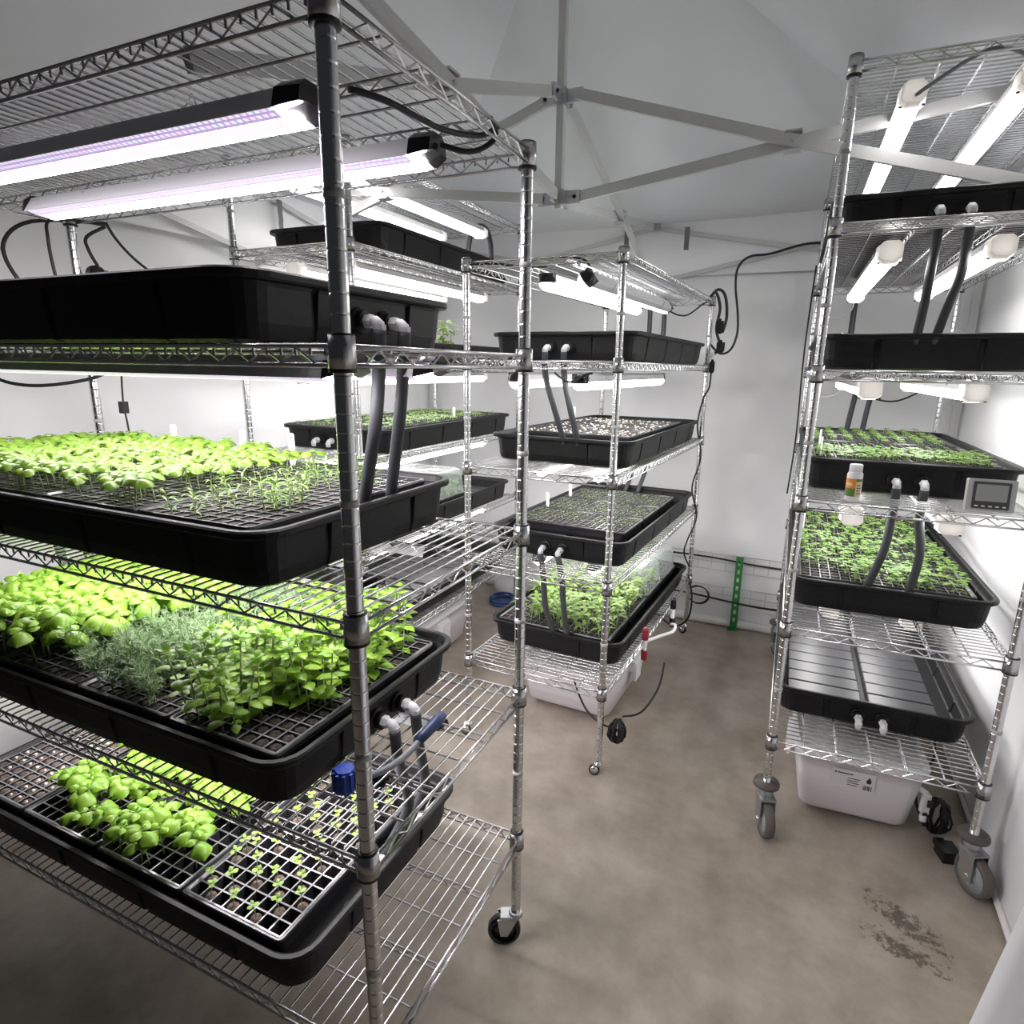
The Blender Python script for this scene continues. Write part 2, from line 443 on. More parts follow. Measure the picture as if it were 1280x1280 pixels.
def tray_mesh():
    m = MB(); rings = []
    def R(w, l, r, z, notch=0.): rings.append(rrect(w, l, r, z, notch=notch))
    R(TW - .02, TL - .02, .04, 0); R(TW, TL, .05, .006, .003); R(TW + .012, TL + .012, .052, .03, .004); R(TW + .024, TL + .022, .056, .082, .008); R(TW + .026, TL + .026, .058, .088)
    R(TW + .05, TL + .05, .062, .0895); R(TW + .055, TL + .055, .064, .093); R(TW + .055, TL + .055, .064, TH - .003)
    R(TW + .049, TL + .049, .062, TH); R(TW + .032, TL + .032, .058, TH); R(TW + .026, TL + .026, .056, TH - .003)
    R(TW + .016, TL + .016, .054, .089); R(TW + .004, TL + .004, .05, .087); R(TW - .004, TL - .004, .048, .083, .004); R(TW - .02, TL - .02, .045, .045, .004); R(TW - .03, TL - .03, .04, .041)
    n = len(rings[0]); vs = [p for r in rings for p in r]; fs = [tuple(range(n))[::-1]]
    for i in range(len(rings) - 1):
        for j in range(n):
            j2 = (j + 1) % n; fs.append((i * n + j, i * n + j2, (i + 1) * n + j2, (i + 1) * n + j))
    fs.append(tuple((len(rings) - 1) * n + j for j in range(n)))
    m.add(vs, fs, 0, False)
    return m.mesh('flood_tray_shell', M['black'])
SHELL = tray_mesh()
def plateau_mesh():
    """raised floor pads: two columns of long flat pads with drainage channels between"""
    m = MB(); z0, z1 = .041, .0595
    def pad(x0, x1, y0, y1):
        e = .004
        vs = [(x0 - e, y0 - e, z0), (x1 + e, y0 - e, z0), (x1 + e, y1 + e, z0), (x0 - e, y1 + e, z0),
              (x0, y0, z1 - .002), (x1, y0, z1 - .002), (x1, y1, z1 - .002), (x0, y1, z1 - .002),
              (x0 + .003, y0 + .003, z1), (x1 - .003, y0 + .003, z1), (x1 - .003, y1 - .003, z1), (x0 + .003, y1 - .003, z1)]
        fs = [(8, 9, 10, 11)]
        for b in (0, 4):
            for j in range(4):
                k = (j + 1) % 4; fs.append((b + j, b + k, b + 4 + k, b + 4 + j))
        m.add(vs, fs)
    n = 12; y0, y1 = -TL / 2 + .055, TL / 2 - .05; st = (y1 - y0) / n
    for i in range(n):
        pad(-TW / 2 + .022, -.016, y0 + i * st + .0035, y0 + (i + 1) * st - .0035)
        pad(.008, TW / 2 - .062, y0 + i * st + .0035, y0 + (i + 1) * st - .0035)
    return m.mesh('floor_pads', M['padgloss'])
PADS = plateau_mesh()
def fit_mesh():
    m = MB()   # black bulkhead ring and nut, pointing along -y out of the tray's end wall
    m.lathe([(.0, 0), (.024, 0), (.024, -.006), (.019, -.008), (.019, -.02), (.0, -.02)], 12, axis='y', smooth=False)
    return m.mesh('bulkhead_nut', M['black'])
def elbow_mesh():
    m = MB()
    m.lathe([(0, -.018), (.0125, -.018), (.0135, -.030), (.011, -.034), (0, -.034)], 6, axis='y', smooth=False)
    m.tube([(0, -.030, 0), (0, -.040, -.001), (0, -.046, -.006), (0, -.048, -.014), (0, -.048, -.024)], [.009, .0105, .011, .010, .009], 10)
    m.lathe([(.0115, -.006), (.0115, -.014), (.009, -.017)], 6, (0, -.048, 0), smooth=False)
    return m.mesh('nylon_elbow', M['fitting'])
NUT, ELBOW = fit_mesh(), elbow_mesh()
STUB = MB(); STUB.tube([(0, -.048, -.018), (0, -.048, -.05)], .0118, 10); STUB = STUB.mesh('hose_stub', M['hose'])
FITS = {'L': (.265, .340), 'C': (.250, .325), 'R': (.258, .330), 'B': (.22, .30)}
TRAY_N = {}
def flood_tray(rk, n, label, fits=True, pads=True, stub=False):
    t = empty('flood_tray', at(rk, W / 2, TC, sz(rk, n)), RACK[rk]['a'])
    tag(t, label, 'tray', 'black flood trays on the racks')
    link('tray_shell', SHELL, t)
    if pads: link('floor_pads', PADS, t)
    if fits:
        for fx in FITS[rk]:
            f = link('bulkhead_nut', NUT, t, loc=(fx - W / 2, -TL / 2 - .009, .046)); link('nylon_elbow', ELBOW, f)
            if stub: link('hose_stub', STUB, f)
    return t
RN = {'L': 'nearest rack', 'C': 'middle rack', 'B': 'far rear rack', 'R': 'right-hand rack'}
flood_tray('L', 4, 'black tray at eye level on the nearest rack, only its sides and two elbows showing')
flood_tray('L', 3, 'long black tray of small basil and narrow-leaved herbs on the nearest rack', fits=False)
flood_tray('L', 2, 'black tray crowded with big basil, feathery dill and mint on the nearest rack')
flood_tray('L', 1, 'lowest black tray on the nearest rack, half basil and half tiny sprouts', fits=False)
flood_tray('C', 4, 'empty-looking black tray under the lamps at the top of the middle rack')
flood_tray('C', 3, 'black tray of pale germinating cells with two hoses dropping in, middle rack', fits=False)
flood_tray('C', 2, 'black tray of tiny sprouts with bare grey pads at its front, middle rack')
flood_tray('C', 1, 'black tray of leafy pepper seedlings and clear domes, bottom of middle rack', fits=False)
flood_tray('B', 5, 'highest black tray, under the ceiling on the rack behind the nearest one', fits=False)
flood_tray('B', 4, 'black tray whose corner and a sprig peep out behind the nearest rack', fits=False)
flood_tray('B', 3, 'black tray of small green sprouts on the far rear rack, against the white wall')
flood_tray('B', 2, 'black tray holding cress under a clear dome on the far rear rack', fits=False)
flood_tray('B', 1, 'lowest black tray of the far rear rack, seen under the nearest rack shelf', fits=False)
flood_tray('R', 5, 'topmost black tray just under the bright tubes of the right-hand rack', stub=True)
flood_tray('R', 4, 'black tray seen edge-on at eye level on the right-hand rack', fits=False)
flood_tray('R', 3, 'black tray of micro greens behind the bottle and the display, right-hand rack')
flood_tray('R', 2, 'black tray full of leafy seedlings with two hoses in it, right-hand rack', fits=False)
flood_tray('R', 1, 'empty shiny black tray with bare floor pads above the white tub at right')

# ------------------------------------------------------------------ plug trays
NX, NY = 16, 8; IW, IL, ID = .51, .277, .040
PX, PY = (IW - .024) / NX, (IL - .024) / NY
def plug_tray_mesh():
    m = MB(); w = .0018; z = ID
    x0, y0 = -IW / 2 + .012, -IL / 2 + .012
    for i in range(NX + 1):        # flat webs of the grid
        x = x0 + i * PX; m.add([(x - w, -IL / 2 + .01, z), (x + w, -IL / 2 + .01, z), (x + w, IL / 2 - .01, z), (x - w, IL / 2 - .01, z)], [(0, 1, 2, 3)], 1)
    for j in range(NY + 1):
        y = y0 + j * PY
        for i in range(NX):
            xa = x0 + i * PX + w; xb = x0 + (i + 1) * PX - w
            m.add([(xa, y - w, z), (xb, y - w, z), (xb, y + w, z), (xa, y + w, z)], [(0, 1, 2, 3)], 1)
    for i in range(NX):            # tapered cells
        for j in range(NY):
            xa, xb = x0 + i * PX + w, x0 + (i + 1) * PX - w; ya, yb = y0 + j * PY + w, y0 + (j + 1) * PY - w; t = .005
            m.add([(xa, ya, z), (xb, ya, z), (xb, yb, z), (xa, yb, z), (xa + t, ya + t, .004), (xb - t, ya + t, .004), (xb - t, yb - t, .004), (xa + t, yb - t, .004)],
                  [(1, 0, 4, 5), (2, 1, 5, 6), (3, 2, 6, 7), (0, 3, 7, 4), (4, 7, 6, 5)[::-1]])
    # raised rounded rim with a skirt
    def ring(w_, l_, r, z_): return rrect(w_, l_, r, z_, 3, ys=(), xs=())
    rs = [ring(IW - .02, IL - .02, .006, z), ring(IW - .012, IL - .012, .008, z + .003), ring(IW - .004, IL - .004, .010, z + .003), ring(IW, IL, .011, z - .001), ring(IW, IL, .011, z - .010), ring(IW - .012, IL - .012, .01, z - .012), ring(IW - .02, IL - .02, .01, 0)]
    n = len(rs[0]); vs = [p for r in rs for p in r]; fs = []
    for i in range(len(rs) - 1):
        for j in range(n): k = (j + 1) % n; fs.append((i * n + j, (i + 1) * n + j, (i + 1) * n + k, i * n + k))
    m.add(vs, [f[::-1] for f in fs], 0)
    return m.mesh('plug_tray_shell', [M['insert'], M['web']])
M['web'] = mat('highlight_web', (.17, .17, .175), .22, spec=.9)  # glossy highlights of the black grid are put into its paler base colour
PT = plug_tray_mesh()
def medium_mesh(mt='soil', nfill=1.):
    m = MB(); x0, y0 = -IW / 2 + .012, -IL / 2 + .012
    for i in range(NX):
        for j in range(NY):
            if random.random() > nfill: continue
            m.lathe([(.0108, .006), (.0125, ID - .006), (.011, ID - .002), (.004, ID - .0035), (0, ID - .005)], 8, (x0 + (i + .5) * PX, y0 + (j + .5) * PY, 0))
    return m.mesh('peat_plugs', M[mt])
PEAT, BROWN = medium_mesh(), medium_mesh('plug')
PADZ = .0600
def cell(i, j): return (-IW / 2 + .012 + (i + .5) * PX, -IL / 2 + .012 + (j + .5) * PY)
INS = {}
def plug_tray(rk, n, k, b, label, peat=True, a=W / 2 - .014, tilt=0.):
    t = empty('plug_tray', at(rk, a, b, sz(rk, n) + PADZ), RACK[rk]['a'] + tilt)
    tag(t, label, 'plug tray', 'cell trays standing in the flood trays')
    link('tray_grid', PT, t)
    if peat: tag(link('peat_plugs', BROWN if (rk, n, k) == ('L', 1, 3) or (rk, n) == ('C', 3) else PEAT, t), kind='stuff')
    INS[(rk, n, k)] = (rk, n, a, b); return t
def spot(key, i, j, dz=0, jx=0., jy=0.):
    rk, n, a, b = INS[key]; x, y = cell(i, j)
    return at(rk, a + x + jx, b + y + jy, sz(rk, n) + PADZ + ID - .004 + dz)
B1 = (.345, .625, .905, 1.185)
for k, tx in enumerate(('narrow-leaved herbs, right end of the nearest rack', 'small basil, next to the narrow-leaved herbs', 'small basil, third from the right end', 'small basil, far left end of the shelf at chest height')):
    plug_tray('L', 3, k, B1[k] + .015, 'black cell tray of ' + tx)
for k, tx in enumerate(('mint, beside the post of the nearest rack', 'feathery dill, between mint and big basil', 'big basil, left of the dill', 'big basil, far left of the dill shelf')):
    plug_tray('L', 2, k, B1[k], 'black cell tray of ' + tx)
for k, tx in enumerate(('tiny spaced sprouts, at the near corner of the lowest shelf', 'large basil, left of the tiny spaced sprouts', 'large basil, beside the cells of bare brown plugs', 'bare brown plugs at the left of the lowest shelf')):
    plug_tray('L', 1, k, B1[k] + .032, 'black cell tray of ' + tx, peat=(k == 3))
for k, tx in enumerate(('pale germinating seeds, front of the middle rack', 'pale germinating seeds, centre of the middle rack', 'pale germinating seeds, rear of the middle rack')):
    plug_tray('C', 3, k, .50 + .28 * k, 'black cell tray of ' + tx)
for k, tx in enumerate(('tiny sprouts just behind the bare grey pads', 'tiny sprouts, second behind the bare grey pads', 'tiny sprouts, rearmost on the shelf with three white tags')):
    plug_tray('C', 2, k, .475 + .28 * k, 'black cell tray of ' + tx)
for k, tx in enumerate(('leafy pepper seedlings, front of the bottom shelf', 'leafy pepper seedlings just before the clear domes', 'seedlings under the front clear dome', 'bare cells under the rear clear dome')):
    plug_tray('C', 1, k, B1[k], 'black cell tray of ' + tx)
for k, tx in enumerate(('small green sprouts, nearest of the far rear rack', 'small green sprouts, second on the far rear rack', 'small green sprouts, third on the far rear rack', 'small green sprouts, rearmost on the far rear rack')):
    plug_tray('B', 3, k, B1[k], 'black cell tray of ' + tx)
for k, tx in enumerate(('cress seedlings under the clear dome of the far rear rack', 'cress seedlings behind the first dome of the far rear rack')):
    plug_tray('B', 2, k, .5 + .3 * k, 'black cell tray of ' + tx)
for k, tx in enumerate(('dense micro greens behind the white bottle', 'mostly empty shiny cells behind the dense micro greens', 'micro greens in rows, second from the back', 'micro greens in rows, at the very back')):
    plug_tray('R', 3, k, B1[k] + .005, 'black cell tray of ' + tx, peat=(k != 1))
for k, tx in enumerate(('leafy seedlings around the two hoses', 'leafy seedlings behind the two hoses', 'leafy seedlings toward the back of the right-hand rack', 'leafy seedlings with a bare brown strip at the back')):
    plug_tray('R', 2, k, B1[k], 'black cell tray of ' + tx)

# ------------------------------------------------------------------ plants
def leaf(m, base, az, el, L, Wd, arch=.35, cup=.25, mi=0, nl=5, nw=4, shape='ovate', fold=0.):
    """one blade: leaves base towards azimuth az and elevation el, bends down by arch, edges curl down by cup"""
    d = Vector((math.cos(az), math.sin(az), 0)); sd = Vector((-math.sin(az), math.cos(az), 0)); vs = []
    p = Vector(base); e = el
    for i in range(nl + 1):
        t = i / nl
        if shape == 'ovate': w = math.sin(PI * min(1, t ** .75)) ** .8 if 0 < t < 1 else .0
        elif shape == 'round': w = math.sin(PI * t ** .85) ** .55 if 0 < t < 1 else .0
        else: w = math.sin(PI * t ** .7) ** 1.1 if 0 < t < 1 else 0.
        w = max(w, .06)
        nrm = Vector((0, 0, 1)) * math.cos(e) - d * math.sin(e)
        for j in range(nw + 1):
            s = j / nw * 2 - 1
            vs.append(p + sd * (s * w * Wd / 2) - nrm * (cup * Wd * .5 * w * s * s) + nrm * (fold * abs(s) * w * Wd * .5))
        e -= arch / nl * (1 + t)
        p = p + (d * math.cos(e) + Vector((0, 0, 1)) * math.sin(e)) * (L / nl)
    fs = [(i * (nw + 1) + j, i * (nw + 1) + j + 1, (i + 1) * (nw + 1) + j + 1, (i + 1) * (nw + 1) + j) for i in range(nl) for j in range(nw)]
    m.add(vs, fs, mi, True)
U = random.uniform
def stem_line(h, lean=.012, n=3):
    a = U(0, 2 * PI); return [(lean * (i / n) ** 1.5 * math.cos(a), lean * (i / n) ** 1.5 * math.sin(a), h * i / n) for i in range(n + 1)]

KINDS = {}
def kind(name, n, fn, two, lm):
    """n variants: (stem mesh, leaf mesh), or one two-material mesh where the photo shows them too small to part"""
    out = []
    for _ in range(n):
        st, lv = MB(), MB(); fn(st, lv)
        if two: out.append((st.mesh(name + '_stem', M['stem']), lv.mesh(name + '_leaves', M[lm])))
        else:
            o = len(st.v); st.v += lv.v; st.f += [tuple(i + o for i in f) for f in lv.f]; st.m += [1] * len(lv.m); st.sm += lv.sm
            out.append((st.mesh(name, [M['stem' if lm != 'palecap' else lm], M[lm]]), None))
    KINDS[name] = out
def basil_small(st, lv):
    h = U(.040, .058); P = stem_line(h, .008); st.tube(P, .0011, 5); b = P[-1]; a = U(0, PI)
    for k in range(2): leaf(lv, b, a + PI * k + U(-.2, .2), .55, U(.030, .039), U(.027, .033), 1.15, .75, shape='round', nl=5)
    for k in range(2): leaf(lv, (b[0], b[1], b[2] + .003), a + PI / 2 + PI * k, .75, U(.012, .02), U(.009, .014), .8, .4, nl=3, nw=2)
def basil_large(st, lv):
    h = U(.062, .09); P = stem_line(h, .012); st.tube(P, .0016, 5); b = P[-1]; a = U(0, PI)
    for k in range(2): leaf(lv, b, a + PI * k + U(-.25, .25), .6, U(.050, .066), U(.038, .048), 1.25, .75, nl=6, shape='round')
    for k in range(2): leaf(lv, (b[0], b[1], b[2] + .004), a + PI / 2 + PI * k, .8, U(.026, .038), U(.020, .029), 1.1, .7, nl=4, shape='round')
    for k in range(2): leaf(lv, (b[0], b[1], b[2] + .006), a + PI * k + .6, 1.1, .014, .008, .5, .3, nl=3, nw=2)
    for k in range(2): leaf(lv, P[2], a + PI * k + .9, .2, .016, .013, .5, .3, nl=3, nw=2)
def mint(st, lv):
    h = U(.075, .125); P = stem_line(h, .02, 5); st.tube(P, .0014, 5); a = U(0, PI)
    for q in range(1, 6):
        L = U(.022, .032) * (1.05 if q < 4 else .85)
        for k in range(2): leaf(lv, P[q], a + PI * k + U(-.3, .3), U(.25, .6) + .1 * (q == 5), L, L * .68, .8, .25, nl=4, nw=2)
        a += PI / 2
    for k in range(4): leaf(lv, (P[-1][0], P[-1][1], P[-1][2] + .004), k * PI / 2 + a, .9, .017, .010, .5, .2, nl=3, nw=2)
def dill(st, lv):
    for f in range(4):
        az = U(0, 2 * PI); h = U(.06, .105); sp = U(.012, .045); P = []
        for i in range(6):
            t = i / 5; P.append(Vector((math.cos(az) * sp * t ** 1.6, math.sin(az) * sp * t ** 1.6, h * (t - .12 * t ** 3))))
        st.tube(P, [.0011, .001, .0009, .0008, .0006, .0004], 4, cap=False)
        for i in range(2, 6):
            for q in range(7):
                d = Vector((U(-1, 1), U(-1, 1), U(-.2, .9))).normalized(); ln = U(.012, .024); p0 = P[i]; p1 = p0 + d * ln
                lv.tube([p0, p1], [.0007, .0004], 3, cap=False)
                for w in range(5):
                    e = (d + Vector((U(-.8, .8), U(-.8, .8), U(-.5, .8)))).normalized(); pm = p0.lerp(p1, .35 + .16 * w)
                    sd = e.cross(Vector((0, 0, 1))); sd = sd.normalized() * .0009 if sd.length > .01 else Vector((.0009, 0, 0))
                    q1 = pm + e * U(.006, .011); lv.add([pm - sd, pm + sd, q1], [(0, 1, 2)])
def rosemary(st, lv):
    h = U(.025, .055); P = stem_line(h, .006, 4); st.tube(P, .001, 4); a = U(0, PI)
    for q in range(1, 5):
        for k in range(3): leaf(lv, P[q], a + k * 2.1 + U(-.3, .3), U(.5, 1.1), U(.022, .036), .0042, .9, 0, nl=4, nw=2, shape='lance', fold=.4)
        a += 1.1
def sprout(st, lv):
    h = U(.024, .036); P = stem_line(h, .005); st.tube(P, .0009, 5); b = P[-1]; a = U(0, PI)
    for k in range(2): leaf(lv, b, a + PI * k, .45, .0125, .0115, .5, .3, shape='round', nl=4, nw=2)
    for k in range(2): leaf(lv, (b[0], b[1], b[2] + .003), a + PI / 2 + PI * k, .8, .011, .008, .6, .3, nl=3, nw=2)
def micro(st, lv):
    for q in range(3):
        h = U(.010, .024); x, y = U(-.008, .008), U(-.008, .008); st.tube([(x, y, 0), (x * 1.3, y * 1.3, h)], .0009, 4, cap=False); a = U(0, PI)
        for k in range(3): leaf(lv, (x * 1.3, y * 1.3, h), a + 2.1 * k, U(.1, .6), U(.011, .016), U(.009, .012), .5, .3, shape='round', nl=3, nw=2)
def leafy(st, lv):
    h = U(.03, .052); P = stem_line(h, .012); st.tube(P, .0011, 5, cap=False); b = P[-1]; a = U(0, PI)
    for k in range(2): leaf(lv, b, a + PI * k + U(-.3, .3), U(.3, .6), U(.022, .03), U(.017, .023), .8, .3, nl=4, nw=2, shape='round')
    for k in range(2): leaf(lv, (b[0], b[1], b[2] + .003), a + PI / 2 + PI * k, .6, U(.016, .024), U(.012, .017), .8, .3, nl=3, nw=2)
    for k in range(2): leaf(lv, P[1], a + 1 + PI * k, .5, .018, .012, .6, .2, nl=3, nw=2)
def tiny(st, lv):
    h = U(.004, .011); st.tube([(0, 0, 0), (U(-.003, .003), U(-.003, .003), h)], .0009, 4, cap=False); a = U(0, PI)
    for k in range(2): leaf(lv, (0, 0, h), a + PI * k, .4, U(.008, .012), .0075, .6, .3, shape='round', nl=3, nw=2)
def pepper(st, lv):
    h = U(.075, .115); P = stem_line(h, .015, 4); st.tube(P, .0016, 5); a = U(0, PI)
    for q in (2, 3, 4, 4):
        for k in range(2): leaf(lv, P[q], a + PI * k + U(-.3, .3), U(.2, .8), U(.038, .056), U(.014, .02), 1.0, .2, nl=5, nw=2, shape='lance', fold=.15)
        a += 1.3
def nub(st, lv):
    st.lathe([(.0045, 0), (.0055, .003), (.0035, .006), (0, .007)], 6)
    leaf(lv, (0, 0, .004), U(0, 6), .3, .009, .006, .6, .2, nl=3, nw=2)
kind('basil_seedling', 7, basil_small, True, 'basil')
kind('large_basil_plant', 7, basil_large, True, 'basilbig')
kind('mint_plant', 5, mint, True, 'mint')
kind('dill_plant', 5, dill, True, 'dill')
kind('narrow_leaf_herb', 5, rosemary, True, 'rosemary')
kind('sprout', 4, sprout, True, 'sprout')
kind('micro_green', 5, micro, False, 'micro')
kind('leafy_seedling', 6, leafy, False, 'micro')
kind('tiny_sprout', 5, tiny, False, 'micro')
kind('green_sprout', 5, tiny, False, 'micro')
kind('spare_sprout', 4, tiny, False, 'micro')
kind('pepper_seedling', 5, pepper, True, 'pepper')
kind('germinating_seed', 4, nub, False, 'palecap')
kind('seed_tip', 4, nub, False, 'palecap')
PLUG1 = MB(); PLUG1.lathe([(.011, -.026), (.0125, -.004), (.010, .0005), (0, .001)], 8); PLUG1 = PLUG1.mesh('peat_plug', M['plug'])
COUNT = {}
def plant(name, p, label, cat, group, s=1., margin=40):
    if not in_view(p, margin): return
    if COUNT.get(name, 0) >= 299: return
    COUNT[name] = COUNT.get(name, 0) + 1
    a, b = random.choice(KINDS[name]); sc = s * U(.88, 1.12)
    if b is None:
        o = link(name, a, loc=p, rz=U(0, 6.28)); o.scale = (sc,) * 3
    else:
        o = link(name, None, loc=p, rz=U(0, 6.28)); o.scale = (sc,) * 3
        link('stem', a, o); link('leaves', b, o)
        if name == 'sprout': link('peat_plug', PLUG1, o)
    tag(o, label, cat, group)
def fill(key, name, label, cat, group, dens=1., s=1., jit=.004, cond=None, step=1):
    cells = [(i, j) for i in range(0, NX, step) for j in range(0, NY, step)]
    for i, j in cells:
        if cond and not cond(i, j): continue
        if random.random() > dens: continue
        plant(name, spot(key, i, j, 0, U(-jit, jit), U(-jit, jit)), label, cat, group, s)

# nearest rack, third shelf: narrow-leaved herbs at the right end, small basil beyond
fill(('L', 3, 0), 'narrow_leaf_herb', 'narrow-leaved green herb rising from the cell tray beside the grey hoses', 'herb', 'narrow-leaved herbs on the nearest rack', .42, 1.0,
     cond=lambda i, j: (j > 2 and i < 11) or (i > 8 and j > 4))
for i, j in ((3, 1), (4, 1), (3, 2), (4, 2), (5, 1), (6, 2), (5, 3), (12, 1), (12, 2), (11, 2)):
    plant('narrow_leaf_herb', spot(('L', 3, 0), i, j), 'narrow-leaved green herb rising from the cell tray beside the grey hoses', 'herb', 'narrow-leaved herbs on the nearest rack', 1.2)
for k in (1, 2, 3):
    fill(('L', 3, k), 'basil_seedling', 'small basil seedling with two domed leaves on the chest-high shelf, nearest rack', 'seedling', 'small basil on the nearest rack', .72 if k == 1 else .92, 1.12,
         cond=lambda i, j, k=k: not (k == 1 and j < 2 and random.random() < .5) and (i > 0 or random.random() < .5))
# nearest rack, second shelf: mint, dill, large basil
fill(('L', 2, 0), 'mint_plant', 'bright green mint plant with paired leaves in the tray left of the post', 'mint', 'mint on the nearest rack', 1., 1.18, .006,
     cond=lambda i, j: not (i < 4 and j < 3) and not (j < 2 and random.random() < .45))
fill(('L', 2, 1), 'mint_plant', 'bright green mint plant with paired leaves in the tray left of the post', 'mint', 'mint on the nearest rack', .9, 1.1, .006, cond=lambda i, j: j < 2 and i > 5)
fill(('L', 2, 1), 'dill_plant', 'feathery blue-green dill plant between the mint and the large basil', 'dill', 'dill on the nearest rack', .62, 1.1, .006, cond=lambda i, j: j > 0)
fill(('L', 2, 2), 'dill_plant', 'feathery blue-green dill plant between the mint and the large basil', 'dill', 'dill on the nearest rack', .4, 1.0, .006, cond=lambda i, j: j < 2 and i < 9)
for k in (2, 3):
    fill(('L', 2, k), 'large_basil_plant', 'tall basil plant with large domed leaves, left of the dill', 'basil', 'large basil beside the dill', .62, 1.25, .006, cond=lambda i, j, k=k: k == 3 or j > 1 or i > 8)
# lowest shelf
for k, cn in ((1, lambda i, j: j > 1 or i < 9), (2, lambda i, j: not (j > 4 and i < 2))):
    fill(('L', 1, k), 'large_basil_plant', 'basil plant with large leaves on the lowest shelf of the nearest rack', 'basil', 'large basil on the lowest shelf', .5, .95, .006, cond=cn)
for i in range(0, NX):
    for j in range(NY):
        if (i + j) % 2 == 0 and random.random() < .62 or (j == 7 and random.random() < .4):
            plant('sprout', spot(('L', 1, 0), i, j), 'tiny spaced sprout in its own brown plug on the lowest shelf', 'sprout', 'spaced sprouts on the lowest shelf', 1.05)
fill(('L', 1, 3), 'seed_tip', 'pale seed tip just breaking out of a brown plug, lowest shelf at left', 'seed', 'germinating seeds of the lowest shelf', .6, .8, .002)
# middle rack
for k in range(3):
    fill(('C', 3, k), 'germinating_seed', 'pale germinating seed in a dark cell of the middle rack', 'seed', 'germinating seeds of the middle rack', .5, 1.1, .002)
    fill(('C', 2, k), 'tiny_sprout', 'tiny two-leaf sprout in the grid with three white tags', 'sprout', 'tiny sprouts of the middle rack', .78, 1.0, .003, cond=lambda i, j, k=k: k > 0 or j > 2 or random.random() < .35)
for k in (0, 1):
    fill(('C', 1, k), 'pepper_seedling', 'leafy pepper seedling with pointed leaves at the foot of the middle rack', 'pepper', 'pepper seedlings in front of the domes', .52, 1.0, .006, cond=lambda i, j, k=k: i > 2 or k == 1)
fill(('C', 1, 2), 'pepper_seedling', 'pointed-leaf seedling misty behind the clear dome of the middle rack', 'pepper', 'seedlings under the clear dome', .3, .9, .006)
# far rear rack
for k in range(4):
    fill(('B', 3, k), 'green_sprout', 'small green sprout in the tray against the far white wall', 'sprout', 'sprouts of the far rear rack', .55, 2.1, .004)
for i, j in ((0, 0), (1, 1), (0, 2), (2, 0), (2, 2)):
    plant('pepper_seedling', at('B', .46 + .03 * i, .70 + .05 * j, sz('B', 4) + .062), 'green sprig peeping over the rim behind the tray at eye level', 'seedling', 'sprigs behind the eye-level tray', 1.45)
# right-hand rack
fill(('R', 3, 0), 'micro_green', 'dense micro green in the front row behind the white bottle', 'micro green', 'dense micro greens of the right-hand rack', .9, 1.1, .004)
for k in (2, 3):
    fill(('R', 3, k), 'micro_green', 'micro green standing in one of the straight rows at the back of its tray', 'micro green', 'rows of micro greens of the right-hand rack', .95, .95, .002, cond=lambda i, j: i % 2 == 0)
fill(('R', 3, 1), 'spare_sprout', 'sparse tiny sprout in the shiny cells of the right-hand rack', 'sprout', 'sparse sprouts of the right-hand rack', .3, .9, .002)
for k in range(4):
    fill(('R', 2, k), 'leafy_seedling', 'leafy green seedling in the tray around the two grey hoses at right', 'seedling', 'leafy seedlings of the right-hand rack', .62, 1.0 if k < 2 else .85, .006,
         cond=lambda i, j, k=k: (k < 3 or j < 4) and not (k == 0 and i < 4 and j < 3))
fill(('R', 2, 3), 'seed_tip', 'pale seed tip in the bare brown strip at the back of the leafy tray', 'seed', 'germinating seeds of the right-hand rack', .5, .9, .002, cond=lambda i, j: j >= 5)
# cress on the far rear rack: nobody could count it
m = MB()
for k in range(620):
    x, y = U(-.23, .23), U(-.12, .42); h = U(.05, .085); z = .0
    m.tube([(x, y, z), (x + U(-.006, .006), y + U(-.006, .006), h)], .0009, 3, cap=False)
    leaf(m, (x, y, h), U(0, 6.3), .4, .016, .008, .6, .1, nl=2, nw=2); leaf(m, (x, y, h), U(0, 6.3), .4, .014, .008, .6, .1, nl=2, nw=2)
tag(obj('cress_seedlings', m, M['cress'], loc=at('B', W / 2, .5, sz('B', 2) + PADZ + ID - .004), rz=RACK['B']['a']), 'soft green cress crowded under the clear dome of the far rear rack', 'cress', kind='stuff')

